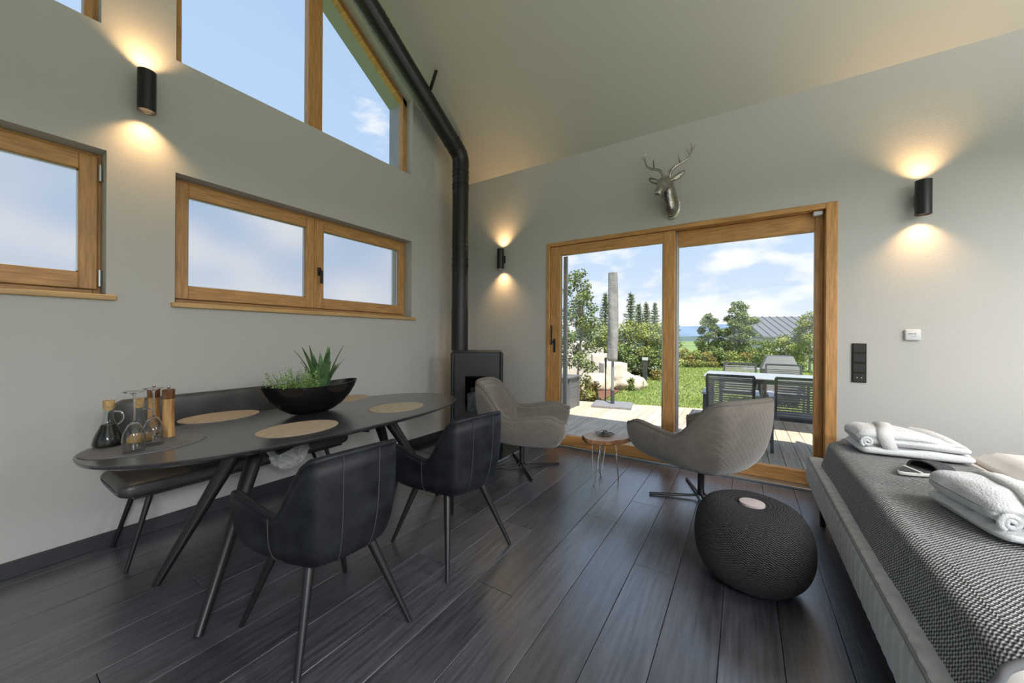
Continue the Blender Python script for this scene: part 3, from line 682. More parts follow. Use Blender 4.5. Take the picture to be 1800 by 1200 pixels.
MB().box((p.x-0.044, -0.024, p.z-0.042), (p.x+0.044, 0, p.z+0.042)).build('body', 'white_plastic', th, bevel=0.012, seg=3, smooth=40)
MB().box((p.x-0.026, -0.0255, p.z+0.006), (p.x+0.004, -0.0238, p.z+0.009)).box((p.x+0.010, -0.0255, p.z+0.002), (p.x+0.013, -0.0238, p.z+0.014)).build('mark', 'matte_black', th)
for k in range(4): MB().box((p.x-0.012+k*0.008, -0.0255, p.z-0.012), (p.x-0.009+k*0.008, -0.0238, p.z-0.009)).build('indicator', 'matte_black', th)

# ================================================================== unseen fill lamps added at the rear of the room to brighten it
def fill_lamp(x, y, z, ln, label, e_up, e_dn):
    root = empty('added_fill_lamp', (x, y, z), label=label, cat='lamp', group='added fill lamps behind the viewer')
    MB().box((x-ln/2, y-0.16, z), (x+ln/2, y+0.16, z+0.05)).build('housing', 'white_plastic', root, bevel=0.01)
    MB().box((x-ln/2+0.03, y-0.14, z-0.012), (x+ln/2-0.03, y+0.14, z)).build('diffuser', 'fill_diffuser', root)
    for s_ in (-1, 1): MB().tube((x+s_*ln*0.4, y, z+0.05), (x+s_*ln*0.4, y, ceil_z(y)), 0.004, n=8).build('cable', 'black_metal', root)
    for nm, dz, rx, en in (('fill_light', 0.075, PI, e_up), ('fill_light', -0.02, 0.0, e_dn)):
        ld = bpy.data.lights.new(nm, 'AREA'); ld.shape = 'RECTANGLE'; ld.size = ln*0.95; ld.size_y = 0.28; ld.energy = en; ld.color = (0.96, 0.975, 1.0)
        lo = bpy.data.objects.new(nm, ld); COL.objects.link(lo); lo.parent = root; lo.location = (0, 0, dz); lo.rotation_euler = (rx, 0, 0)
fill_lamp(6.4, -1.9, 2.6, 2.4, 'added unseen fill lamp over the garden side of the rear room', 50.0, 64.0)
fill_lamp(6.2, -5.0, 2.6, 2.4, 'added unseen fill lamp over the street side of the rear room', 52.0, 185.0)

# ================================================================== dining table
TZ = 0.75
TC = Vector((0.895, -2.52))
table = empty('dining_table', (TC.x, TC.y, 0), label='black stained oval dining table with splayed round legs', cat='table')
def oval(a, b, n=72, ex=2.35):
    out = []
    for i in range(n):
        t = 2*PI*i/n; c_, s_ = math.cos(t), math.sin(t)
        out.append((math.copysign(abs(c_)**(2/ex), c_)*a, math.copysign(abs(s_)**(2/ex), s_)*b))
    return out
def loft(rings):
    mb = MB(); n = len(rings[0])
    for r in rings: mb.v += [Vector(p) for p in r]
    for i in range(len(rings)-1):
        for j in range(n): mb.f.append((i*n+j, i*n+(j+1) % n, (i+1)*n+(j+1) % n, (i+1)*n+j))
    mb.f.append(tuple(range(n))[::-1]); mb.f.append(tuple((len(rings)-1)*n+j for j in range(n)))
    return mb
TA, TBh = 0.505, 1.10      # half width (x), half length (y)
def tring(k, z, ins): return [(TC.x+px, TC.y+py, z) for px, py in oval(TA-ins, TBh-ins)]
loft([tring(0, TZ-0.035, 0.05), tring(0, TZ-0.014, 0.004), tring(0, TZ-0.004, 0.0), tring(0, TZ, 0.004)]).build('tabletop', 'table_wood', table, smooth=35)
legs = [((0.85, -2.98), (0.718, -3.325)), ((0.945, -2.94), (1.302, -3.33)), ((0.87, -2.13), (0.66, -1.75)), ((0.96, -2.13), (1.17, -1.75))]
for (tx, ty), (fx, fy) in legs:
    MB().sweep([(tx, ty, TZ-0.036), (fx, fy, 0.0)], [0.043, 0.0185], 18).build('leg', 'leg_black', table, smooth=50)
MB().bar((0.90, -2.98, TZ-0.055), (0.91, -2.10, TZ-0.055), 0.09, 0.035).build('under_beam', 'leg_black', table)
MB().bar((0.90, -2.62, TZ-0.05), (0.90, -2.22, TZ-0.17), 0.05, 0.02).build('brace', 'leg_black', table)
MB().bar((0.90, -2.42, TZ-0.05), (0.90, -2.84, TZ-0.17), 0.05, 0.02).build('brace', 'leg_black', table)

def placemat(u, v, m, label, ax=0.16, ay=0.215, cc=None):
    c = cc if cc else onz(u, v, TZ)
    o = MB(); r0 = [(c.x+a, c.y+b, TZ+0.0005) for a, b in oval(ax, ay, 48, 2.0)]; r1 = [(c.x+a, c.y+b, TZ+0.0035) for a, b in oval(ax, ay, 48, 2.0)]
    mb = loft([r0, r1]); root_c = Vector((c.x, c.y, TZ))
    ob = mb.xf(Matrix.Translation(-root_c)).build('placemat', m); ob.location = root_c
    tag(ob, label, 'placemat', 'placemats on the dining table'); return c
placemat(390, 738, 'mat_beige', 'beige oval placemat at the wall side left of the plant bowl')
placemat(528, 757, 'mat_beige', 'beige oval placemat nearest the viewer in front of the plant bowl')
placemat(700, 718, 'mat_beige', 'beige oval placemat at the stove end of the table')
placemat(606, 704, 'mat_beige', 'beige oval placemat partly hidden behind the plant bowl')
gm = placemat(262, 790, 'mat_grey', 'dark grey oval placemat under the bottles and mills', 0.17, 0.22)

# bottles, glasses, mills -- all stand on the grey mat
MZ = TZ + 0.0038
def jug(u, v, scale, fluid, fill, label, body_r=0.045):
    c = onz(u, v, MZ); root = empty('oil_jug', (c.x, c.y, MZ), label=label, cat='bottle', group='glass jugs on the table')
    s_ = scale
    R = [(0.0, 0.0), (body_r, 0.0), (body_r*1.02, 0.012), (body_r*0.85, 0.045), (body_r*0.5, 0.085), (0.016, 0.112), (0.0145, 0.15), (0.019, 0.158), (0.019, 0.166)]
    outer = [(r*s_, z*s_) for r, z in R]; inner = [(max(0.0, (r-0.0025)*s_), (z+0.004)*s_) for r, z in R[1:]]
    MB().lathe(outer[1:] + inner[::-1], 28, (0, 0, 0)).build('glass', 'bottle_glass', root, smooth=50, world=False)
    fl = [(max(0.001, (r-0.003)*s_), (z+0.0045)*s_) for r, z in R[1:] if z <= fill] + [(lerp(body_r, 0.016, min(1, fill/0.112))*0.80*s_, fill*s_)]
    MB().lathe(fl, 28).build('liquid', fluid, root, smooth=50, world=False)
    MB().lathe([(0.0135*s_, 0.15*s_), (0.0165*s_, 0.167*s_), (0.0185*s_, 0.19*s_)], 18).build('cork', 'cork', root, smooth=40, world=False)
    hd = catmull([(0.017*s_, 0, 0.145*s_), (0.042*s_, 0.006, 0.138*s_), (0.045*s_, 0.007, 0.108*s_), (0.028*s_, 0.004, 0.088*s_)], 5)
    h_ = MB().sweep(hd, 0.0035*s_, 8).build('handle', 'crystal', root, smooth=60, world=False)
    root.rotation_euler = (0, 0, YAW+0.25)
jug(193, 791, 1.12, 'balsamic', 0.088, 'glass jug of dark vinegar with cork stopper at the table end', 0.050)
jug(246, 784, 1.12, 'olive_oil', 0.035, 'glass jug with a little golden oil behind the upturned wine glass')
def wine_glass(u, v, label):
    c = onz(u, v, MZ); root = empty('wine_glass', (c.x, c.y, MZ), label=label, cat='wine glass', group='upturned wine glasses')
    bowl = [(0.036, 0.0), (0.040, 0.025), (0.041, 0.055), (0.037, 0.085), (0.020, 0.122), (0.004, 0.138)]
    inn = [(r-0.0016, z) for r, z in bowl[:-1]] + [(0.002, 0.132)]
    MB().lathe(bowl + inn[::-1], 28, cap=False).build('bowl', 'crystal', root, smooth=60, world=False)
    MB().lathe([(0.0045, 0.137), (0.0035, 0.15), (0.0035, 0.245), (0.007, 0.258)], 12).build('stem', 'crystal', root, smooth=60, world=False)
    MB().lathe([(0.007, 0.258), (0.02, 0.264), (0.040, 0.268), (0.040, 0.271), (0.004, 0.271)], 28).build('foot', 'crystal', root, smooth=40, world=False)
wine_glass(238, 801, 'upturned wine glass in front of the golden oil jug')
wine_glass(272, 788, 'upturned wine glass in front of the pepper mills')
def mill(u, v, label, hh):
    c = onz(u, v, MZ); root = empty('pepper_mill', (c.x, c.y, MZ), 0.3, label=label, cat='pepper mill', group='wooden mills')
    MB().lathe([(0.026, 0), (0.027, 0.004), (0.0245, 0.05), (0.0235, hh*0.8)], 10).build('body', 'mill_wood', root, smooth=25, world=False)
    MB().lathe([(0.0235, hh*0.80), (0.0255, hh*0.815), (0.0265, hh-0.004), (0.024, hh)], 10).build('cap', 'mill_cap', root, smooth=25, world=False)
    MB().lathe([(0.004, hh), (0.004, hh+0.005), (0.008, hh+0.010), (0.008, hh+0.015), (0.004, hh+0.020)], 14).build('knob', 'chrome', root, smooth=50, world=False)
mill(272, 771, 'reddish wooden pepper mill behind the wine glass', 0.245)
mill(298, 774, 'tall light wooden pepper mill right of the wine glasses', 0.245)

# plant bowl
def plant_bowl():
    c = onz(545, 729, TZ); cx0, cy0 = c.x + 0.02, c.y + 0.015
    root = empty('plant_bowl', (cx0, cy0, TZ), 0.0, 'black boat shaped bowl planted with succulent and herbs', 'plant bowl')
    a_len, a_wid, hh = 0.33, 0.13, 0.19
    def rim_up(t): return 0.018*abs(math.sin(t))**2      # ends swing up
    n = 48; rings = []
    for k, (s_, z) in enumerate(((0.30, 0.0), (0.45, 0.012), (0.66, 0.05), (0.83, 0.10), (0.94, 0.15), (1.0, hh), (0.97, hh+0.001), (0.90, 0.15), (0.80, 0.12))):
        rings.append([(math.cos(2*PI*j/n)*a_wid*s_, math.sin(2*PI*j/n)*a_len*(s_ if k < 6 else s_+0.02), z + (rim_up(2*PI*j/n)*z/hh)) for j in range(n)])
    mb = loft(rings); mb.build('bowl', 'gloss_black', root, smooth=55, world=False)
    loft([[(x_*0.99, y_*0.99, 0.125) for x_, y_, _ in rings[8]], [(x_*1.02, y_*1.02, 0.155) for x_, y_, _ in rings[8]]]).build('soil', 'soil', root, world=False)
    rg = random.Random(5)
    # succulent: sword leaves
    for k in range(24):
        an = k*2.399; ln = rg.uniform(0.19, 0.33) * (1.0 if k % 3 else 0.8); lean = rg.uniform(0.12, 0.55); w = rg.uniform(0.019, 0.026)
        base = Vector((0.02*math.cos(an), 0.06 + 0.035*math.sin(an), 0.15)); dr_ = Vector((math.cos(an), math.sin(an), 0)); sd = Vector((-dr_.y, dr_.x, 0))
        mb = MB(); K = 6
        for i in range(K+1):
            t = i/K; q = base + dr_*(lean*ln*(t**1.4)) + Vector((0, 0, ln*(t - 0.12*lean*t*t)))
            ww = w*(0.75 + 0.9*t - 1.65*t**2.2) + 0.0008
            mb.v += [q - sd*ww + dr_*(-0.003), q + dr_*(0.006*(1-t)), q + sd*ww + dr_*(-0.003), q - dr_*0.004*(1-t)]
        for i in range(K):
            for j in range(4): mb.f.append((i*4+j, i*4+(j+1) % 4, (i+1)*4+(j+1) % 4, (i+1)*4+j))
        mb.build('succulent_leaf', 'succulent', root, smooth=60, world=False)
    # herbs: thin stems with many tiny leaves
    mb = MB(); sm = MB()
    for k in range(95):
        base = Vector((rg.uniform(-0.08, 0.08), rg.uniform(-0.24, 0.02), 0.145)); tip = base + Vector((rg.uniform(-0.05, 0.05), rg.uniform(-0.055, 0.04), rg.uniform(0.06, 0.185)))
        if base.y < -0.17: tip += Vector((0, -0.04, -0.035))
        sm.sweep([base, (base+tip)/2 + Vector((0, 0, 0.01)), tip], 0.0012, 4)
        for i in range(22):
            t = rg.uniform(0.15, 1.0); q = base.lerp(tip, t) + Vector((rg.gauss(0, 0.006), rg.gauss(0, 0.006), rg.gauss(0, 0.004)))
            d1 = Vector((rg.gauss(0, 1), rg.gauss(0, 1), rg.gauss(0, 0.5))).normalized(); d2 = d1.cross(Vector((rg.gauss(0, 1), rg.gauss(0, 1), rg.gauss(0, 1)))).normalized()
            L_ = rg.uniform(0.008, 0.015)
            mb.add([q, q + d1*L_*0.5 + d2*L_*0.35, q + d1*L_, q + d1*L_*0.5 - d2*L_*0.35], [(0, 1, 2, 3)])
    f_ = mb.build('herb_leaves', 'herb', root, world=False, recalc=False); tag(f_, kind='stuff')
    sm.build('herb_stems', 'herb', root, world=False)
plant_bowl()

# ================================================================== bucket chairs (dining) and lounge chairs
def shell_pts(P):
    """P: dict of shape numbers. local frame: facing -x, back at +x. returns fn(u,v)->point, u along the rim, v bottom->rim"""
    hw, wb, xb, xf = P['hw'], P['wb'], P['xb'], P['xf']
    def rim(s):
        a = abs(s); sg = 1 if s >= 0 else -1
        h_back, h_dip, h_arm, h_tip = P['h_back'], P['h_dip'], P['h_arm'], P['h_tip']
        s1, s2 = 0.36, 0.56
        if a < s1:
            t = a/s1; x_ = xb - P['curve']*t*t; y_ = wb*t; z_ = h_back - 0.012*t*t
        elif a < s2:
            t = (a-s1)/(s2-s1); tt = t*t*(3-2*t)
            x_ = lerp(xb - P['curve'], P['xd'], t); y_ = lerp(wb, hw, math.sin(t*PI/2)); z_ = lerp(h_back-0.012, h_dip, tt)
        else:
            t = (a-s2)/(1-s2); x_ = lerp(P['xd'], xf, t); y_ = hw + P['flare']*math.sin(min(1, t*1.15)*PI/2) - P['tuck']*max(0, t-0.8)*5*0.2
            z_ = h_dip + (h_arm-h_dip)*sstep(0, 0.72, t) - (h_arm-h_tip)*sstep(0.72, 1.0, t)
        return Vector((x_, sg*y_, z_))
    def pt(u, v):
        s = (u-0.5)*2; r = rim(s)
        zb = P['zb']; sc = P['bscale']
        b = Vector((r.x*sc + P['bx'], r.y*sc*P.get('bys', 1.0), zb))
        mflat = Vector((lerp(b.x, r.x, P['bulge']), lerp(b.y, r.y, P['bulge']), zb + P['mz']*(r.z - zb)))
        q = b*((1-v)**2) + mflat*(2*v*(1-v)) + r*(v*v)
        return q
    return pt, rim
def make_shell(root, P, m, m_in, th, seam_m=None):
    pt, rim = shell_pts(P)
    mb = MB().grid(pt, 64, 12)
    sh = mb.build('shell', m, root, smooth=60, world=False, recalc=True); solid(sh, th, 0.0)
    # bottom pan: closes the shell below the seat
    n = 40; ring_ = [pt(i/n, 0) for i in range(n+1)]
    c_ = [(q.x, q.y, q.z) for q in ring_]
    mb = loft([[(x_*0.98, y_*0.98, P['zb']-0.012) for x_, y_, z_ in c_], [(x_, y_, P['zb']+0.016) for x_, y_, z_ in c_]])
    mb.build('seat_pan', m, root, smooth=40, world=False)
    return pt, rim, sh
def cushion(root, x0, x1, hwf, hwb, z0, z1, m, name='seat_cushion'):
    def f(u, v):
        a = 2*PI*u; c_, s_ = math.cos(a), math.sin(a); ex = 0.42
        lx = math.copysign(abs(c_)**ex, c_); ly = math.copysign(abs(s_)**ex, s_)
        prof = math.sin(PI*v)**0.35 if 0 < v < 1 else 0.0
        xx = lerp(x0, x1, (lx*prof+1)/2); hw_ = lerp(hwf, hwb, (lx*prof+1)/2)
        zz = lerp(z0, z1, 0.5 - 0.5*math.cos(PI*v)) + 0.012*(1-abs(2*v-1))*0
        return (xx, ly*prof*hw_, zz + (0.012*(1 - (lx*prof)**2) if v > 0.6 else 0))
    return MB().grid(f, 40, 14, closeu=True).build(name, m, root, smooth=60, world=False)
DP = dict(hw=0.222, wb=0.170, xb=0.285, xf=-0.235, xd=0.075, curve=0.030, flare=0.062, tuck=0.05, h_back=0.825, h_dip=0.575, h_arm=0.628, h_tip=0.605,
          zb=0.392, bscale=0.74, bx=-0.02, bulge=1.10, mz=0.06)
def dining_chair(loc, rz, label):
    root = empty('dining_chair', loc, rz, label, 'chair', 'black leather dining chairs')
    pt, rim, sh = make_shell(root, DP, 'leather', 'leather', 0.026)
    cushion(root, -0.245, 0.17, 0.195, 0.165, 0.405, 0.475, 'leather')
    K = [rim(-1 + 2*i/60) for i in range(61)]
    MB().sweep([q + Vector((0, 0, 0.003)) for q in K], 0.0145, 8).build('rim_piping', 'leather', root, smooth=60, world=False)
    for s_ in (-0.155, 0.155, -0.60, 0.60):
        q = []
        for i in range(2, 25):
            v = i/24; a = pt(0.5+s_/2, v); b = pt(0.5+s_/2+0.004, v); c_ = pt(0.5+s_/2, min(1, v+0.01) if v < 1 else v-0.01)
            nn = (b-a).cross((c_-a) if v < 1 else (a-c_)).normalized(); out = Vector((a.x+0.02, a.y, 0))
            if nn.dot(out) < 0: nn = -nn
            q.append(a + nn*0.0145)
        MB().sweep(q, 0.0022, 5).build('seam', 'thread', root, smooth=60, world=False)
    for (tx, ty), (fx, fy) in (((0.13, 0.125), (0.285, 0.24)), ((0.13, -0.125), (0.285, -0.24)), ((-0.15, 0.125), (-0.275, 0.235)), ((-0.15, -0.125), (-0.275, -0.235))):
        MB().sweep([(tx, ty, 0.385), (fx, fy, 0.0)], [0.021, 0.0105], 14).build('leg', 'leg_black', root, smooth=50, world=False)
    return root
dining_chair((1.685, -2.995, 0), -0.09, 'black leather dining chair nearest the viewer with its back turned')
dining_chair((1.716, -2.215, 0), -0.17, 'black leather dining chair nearer the stove, second along the table')

LP = dict(hw=0.335, wb=0.245, xb=0.43, xf=-0.44, xd=0.05, curve=0.05, flare=0.03, tuck=0.10, h_back=0.835, h_dip=0.535, h_arm=0.575, h_tip=0.53,
          zb=0.285, bscale=0.52, bx=-0.03, bulge=1.02, mz=0.10)
def lounge_chair(loc, rz, base_rz, label):
    root = empty('lounge_chair', loc, rz, label, 'armchair', 'quilted swivel lounge chairs')
    pt, rim, sh = make_shell(root, LP, 'lounge_quilt', 'lounge_fabric', 0.045)
    cushion(root, -0.44, 0.20, 0.265, 0.22, 0.315, 0.43, 'lounge_quilt')
    K = [rim(-1 + 2*i/70) for i in range(71)]
    MB().sweep([q + Vector((0, 0, 0.004)) for q in K], 0.024, 10).build('rim_piping', 'lounge_piping', root, smooth=60, world=False)
    pil = MB().grid(lambda u, v: (lerp(pt(0.5+(u-0.5)*0.5, 0.45+v*0.5).x-0.03, pt(0.5+(u-0.5)*0.5, 0.45+v*0.5).x-0.055, math.sin(PI*u)*math.sin(PI*v)), pt(0.5+(u-0.5)*0.5, 0.45+v*0.5).y*0.93, pt(0.5+(u-0.5)*0.5, 0.45+v*0.5).z), 20, 10)
    pl = pil.build('back_cushion', 'lounge_quilt', root, smooth=60, world=False); solid(pl, 0.03, 0)
    MB().lathe([(0.10, 0.262), (0.10, 0.275)], 20).build('swivel_plate', 'black_metal', root, smooth=40, world=False)
    MB().tube((0, 0, 0.03), (0, 0, 0.265), 0.024, n=18).build('post', 'black_metal', root, smooth=50, world=False)
    for k in range(4):
        a = base_rz - rz + k*PI/2; d = Vector((math.cos(a), math.sin(a), 0))
        path = [d*0.012 + Vector((0, 0, 0.10)), d*0.018 + Vector((0, 0, 0.05)), d*0.04 + Vector((0, 0, 0.026)), d*0.09 + Vector((0, 0, 0.020)), d*0.39 + Vector((0, 0, 0.0105))]
        f_ = MB().sweep(path, 0.010, 10).build('foot', 'black_metal', root, smooth=60, world=False)
    return root
lounge_chair((1.41, -0.84, 0), PI + math.radians(20), PI/4, 'taupe quilted lounge chair in front of the stove')
lounge_chair((2.965, -0.655, 0), math.radians(-35), math.radians(202), 'taupe quilted lounge chair in front of the right door pane')

# ================================================================== bench along the gable wall
bench = empty('dining_bench', (0.27, -2.76, 0), label='dark leather dining bench with low backrest against the gable wall', cat='bench')
BY0, BY1 = -3.42, -2.10
def bench_seat(u, v):
    u = 0.5-0.5*math.cos(PI*u); y = lerp(BY0, BY1, u); d_ = max(0, abs(2*u-1)-0.90)/0.10; e_ = math.sqrt(max(0.0, 1-d_*d_))
    a = 2*PI*v; c_, s_ = math.cos(a), math.sin(a); ex = 0.5
    x_ = 0.29 + math.copysign(abs(c_)**ex, c_)*0.225*(0.82+0.18*e_); z_ = 0.445 + math.copysign(abs(s_)**ex, s_)*0.05*(0.05+0.95*e_**0.6)
    return (x_, y, z_)
MB().grid(lambda u, v: bench_seat(v, u), 28, 60, closeu=True).build('seat', 'bench_leather', bench, smooth=60)
def bench_back(u, v):
    y = lerp(BY0+0.03, BY1-0.03, v); e_ = abs(2*v-1); cor = max(0, e_-0.9)/0.1
    a = 2*PI*u; c_, s_ = math.cos(a), math.sin(a); ex = 0.45
    top = 0.885 - 0.06*cor*cor; z_ = lerp(0.44, top, (math.copysign(abs(s_)**ex, s_)+1)/2)
    x_ = 0.075 + math.copysign(abs(c_)**ex, c_)*0.035 - 0.02*(z_-0.6) + 0.05*max(0, e_-0.92)/0.08
    return (x_, y, z_)
MB().grid(bench_back, 28, 40, closeu=True).build('backrest', 'bench_leather', bench, smooth=60)
loft([[(x_, BY0+0.05, 0.40) for x_ in ()] or [(0.09, BY0+0.06, 0.392), (0.49, BY0+0.06, 0.392), (0.49, BY1-0.06, 0.392), (0.09, BY1-0.06, 0.392)], [(0.09, BY0+0.06, 0.405), (0.49, BY0+0.06, 0.405), (0.49, BY1-0.06, 0.405), (0.09, BY1-0.06, 0.405)]]).build('under_frame', 'leg_black', bench)
for (tx, ty), (fx, fy) in (((0.14, -3.27), (0.05, -3.36)), ((0.40, -3.27), (0.445, -3.38)), ((0.14, -2.25), (0.05, -2.05)), ((0.40, -2.25), (0.445, -2.14))):
    MB().sweep([(tx, ty, 0.395), (fx, fy, 0.0)], [0.016, 0.009], 12).build('leg', 'leg_black', bench, smooth=50)
# sheepskin hanging over the bench front
skin_c = onz(500, 770, 0.5)
sk = MB(); rg = random.Random(9)
SKY = -2.60
def skin(u, v):
    t = v; w = 0.125*math.sqrt(max(0.03, 1 - (max(0, t-0.5)/0.5)**2.5))
    y = SKY + (u-0.5)*2*w
    if t < 0.5: x_, z_ = lerp(0.22, 0.525, t/0.5), 0.497
    else: x_, z_ = 0.535 + 0.012*math.sin((t-0.5)*6), lerp(0.49, 0.365, (t-0.5)/0.5)
    return Vector((x_, y, z_)) + Vector((0.012*noise.noise(Vector((u*9, v*11, 1.3))), 0.008*noise.noise(Vector((u*8, v*9, 5.1))), 0.010*noise.noise(Vector((u*9, v*9, 9.7)))))
skin_o = sk.grid(skin, 24, 40).build('sheepskin', 'fleece', None, smooth=80); solid(skin_o, 0.03, 0.6)
tag(skin_o, 'pale grey sheepskin hanging over the bench front edge', 'sheepskin')
tufts = MB()
for k in range(6500):
    u, v = rg.random(), rg.random(); q = skin(u, v); out = Vector((0.3, 0, 1)) if v < 0.48 else Vector((1, 0, 0.15))
    q = q + out.normalized()*0.016; d = (out + Vector((rg.gauss(0, 0.7), rg.gauss(0, 0.7), rg.gauss(0, 0.7)-0.4))).normalized()*rg.uniform(0.015, 0.034); sd = d.orthogonal().normalized()*0.0028
    tufts.add([q-sd, q+sd, q+d], [(0, 1, 2)])
tf = tufts.build('fleece_tufts', 'fleece', skin_o, recalc=False); tag(tf, kind='stuff')

# ================================================================== side table and its ornament
sc_ = onz(1058, 766, 0.405); STX, STY = sc_.x + 0.03, sc_.y + 0.04
stb = empty('side_table', (STX, STY, 0), label='live edge wooden slab side table on chrome hairpin legs', cat='side table')
def slab_ring(z, k):
    out = []
    for i in range(40):
        a = 2*PI*i/40; r = 1 + 0.10*math.sin(2*a+0.6) + 0.07*math.sin(3*a+1.1) + 0.03*math.sin(7*a)
        out.append((math.cos(a)*0.205*r*k, math.sin(a)*0.150*r*k, z))
    return out
loft([slab_ring(0.365, 0.93), slab_ring(0.372, 0.99), slab_ring(0.395, 1.0), slab_ring(0.4045, 0.97)]).xf(Matrix.Rotation(0.5, 4, 'Z')).build('bark_edge', 'bark', stb, smooth=40, world=False)
loft([slab_ring(0.4040, 0.965), slab_ring(0.4065, 0.955)]).xf(Matrix.Rotation(0.5, 4, 'Z')).build('slab', 'slab_top', stb, smooth=40, world=False)
def hairpin(fx, fy, dirv):
    d = Vector(dirv).normalized(); s_ = d.cross(Vector((0, 0, 1))); f_ = Vector((fx-STX, fy-STY, 0.006))
    t0 = f_ - d*0.03 + Vector((0, 0, 0.362)); pts = [t0 + s_*0.045, f_ + s_*0.012 + Vector((0, 0, 0.02)), f_, f_ - s_*0.012 + Vector((0, 0, 0.02)), t0 - s_*0.045]
    MB().sweep(pts, 0.0055, 8).build('hairpin_leg', 'chrome', stb, smooth=70, world=False)
f1, f2 = onz(1047, 850), onz(1086, 843)
hairpin(f1.x, f1.y, (-0.3, -1, 0)); hairpin(f2.x+0.02, f2.y, (1, 0.3, 0)); hairpin(f1.x-0.02, f1.y+0.24, (-1, 0.4, 0))
orn = empty('dish', (STX-0.005, STY+0.005, 0.407), 0.5, 'small dark dish with tangled twigs on the slab side table', 'dish')
MB().lathe([(0.035, 0.0), (0.055, 0.008), (0.085, 0.020), (0.083, 0.022), (0.052, 0.012), (0.02, 0.006)], 24, (0, 0, 0), 1.0, 0.7).build('plate', 'twig_silver', orn, smooth=60, world=False)
rg = random.Random(4)
for k in range(9):
    a = rg.uniform(0, 6.28); p0 = Vector((math.cos(a)*0.05, math.sin(a)*0.035, 0.014)); p1 = Vector((-p0.x + rg.gauss(0, 0.02), -p0.y + rg.gauss(0, 0.02), 0.028))
    MB().sweep([p0, (p0+p1)/2 + Vector((0, 0, rg.uniform(0.012, 0.035))), p1], 0.004, 6).build('twig', 'twig_silver', orn, smooth=60, world=False)

# ================================================================== pouf
pouf = empty('pouf', (3.285, -1.60, 0), 0, 'charcoal knitted round pouf on the floor', 'pouf')
PR, PH = 0.272, 0.425
def pouf_f(u, v):
    a = 2*PI*u; t = lerp(-1, 1, v)
    z_ = PH/2 + PH/2*math.sin(t*PI/2); r = PR*abs(math.cos(t*PI/2))**0.48
    if v in (0.0, 1.0): r = 0.012
    z_ -= 0.03*math.exp(-(r/0.12)**2) if t > 0 else 0
    z_ = max(z_, 0.0)
    tw = a + 0.35*t; k = 1 + 0.012*math.sin(5*a+1.0)
    return (math.cos(tw)*r*k, math.sin(tw)*r*k, z_)
MB().grid(pouf_f, 96, 48, closeu=True).build('knitted_cover', 'pouf_knit', pouf, smooth=80, world=False)
tagp = MB()
tagp.grid(lambda u, v: ((0.02 + v*0.048)*math.cos(2*PI*u) + 0.02, (0.02 + v*0.048)*math.sin(2*PI*u)*0.9 - 0.02, PH-0.017 + 0.010*v), 24, 3, closeu=True)
tp = loft([[(math.cos(2*PI*j/24)*0.058+0.005, math.sin(2*PI*j/24)*0.055-0.01, PH-0.024) for j in range(24)], [(math.cos(2*PI*j/24)*0.058+0.005, math.sin(2*PI*j/24)*0.055-0.01, PH-0.011) for j in range(24)], [(math.cos(2*PI*j/24)*0.048+0.005, math.sin(2*PI*j/24)*0.046-0.01, PH-0.009) for j in range(24)]]).build('label_patch', 'tag_patch', pouf, smooth=40, world=False)

# ================================================================== bed
BX0, BX1, BDY0, BDY1 = 3.655, 6.05, -2.66, -0.32
bed = empty('bed', ((BX0+BX1)/2, (BDY0+BDY1)/2, 0), label='low upholstered bed with pale grey padded frame', cat='bed')
FZ0, FZ1 = 0.17, 0.385
def pad(name, a, b, bv=0.035):
    return MB().box(a, b).build(name, 'bed_velvet', bed, bevel=bv, seg=4, smooth=50)
def pad_roll(u, v):
    """padded foot panel: closed profile in xz swept along y, fine gathers either side of the piping"""
    y_ = lerp(BDY0, BDY1, v); a = 2*PI*u; c_, s_ = math.cos(a), math.sin(a)
    e_ = min(1.0, min(v, 1-v)/0.02); k_ = 0.55 + 0.45*math.sqrt(max(0.0, 1-(1-e_)**2))
    gath = 0.003*math.sin(y_*95 + 3*noise.noise(Vector((y_*6, u*3, 0))))*max(0.0, math.cos((u-0.42)*PI*2.2)) if 0.1 < u < 0.75 else 0.0
    x_ = BX0 + 0.062 + math.copysign(abs(c_)**0.55, c_)*(0.062*k_ + gath); z_ = (FZ0+FZ1)/2 + math.copysign(abs(s_)**0.5, s_)*((FZ1-FZ0)/2*k_ + gath)
    return (x_, y_, z_)
MB().grid(pad_roll, 40, 300, closeu=True).build('foot_panel', 'bed_velvet', bed, smooth=80)
pad('side_panel', (BX0+0.12, BDY1-0.12, FZ0), (BX1, BDY1, FZ1)); pad('side_panel', (BX0+0.12, BDY0, FZ0), (BX1, BDY0+0.12, FZ1))
pad('headboard', (BX1-0.02, BDY0, FZ0), (BX1+0.10, BDY1, 1.05))
MB().box((BX0+0.12, BDY0+0.12, FZ0+0.03), (BX1-0.02, BDY1-0.12, FZ0+0.13)).build('slat_base', 'bed_piping', bed)
pz = FZ1-0.012; px_ = BX0+0.012; rr_ = 0.006
MB().sweep([(px_, BDY0+0.03, pz), (px_, BDY1-0.03, pz)], rr_, 8).build('piping', 'bed_piping', bed, smooth=60)
MB().sweep([(BX0+0.04, BDY0+0.012, pz), (BX1-0.03, BDY0+0.012, pz)], rr_, 8).build('piping', 'bed_piping', bed, smooth=60)
MB().sweep([(BX0+0.04, BDY1-0.012, pz), (BX1-0.03, BDY1-0.012, pz)], rr_, 8).build('piping', 'bed_piping', bed, smooth=60)
bl_ = onz(1450, 918)
for (lx, ly) in ((bl_.x, bl_.y), (bl_.x, BDY0+0.35), (BX1-0.1, BDY1-0.35), (BX1-0.1, BDY0+0.35)):
    MB().tube((lx, ly, 0.0), (lx, ly, FZ0+0.03), 0.017, 0.02, n=14).build('leg', 'black_metal', bed, smooth=50)
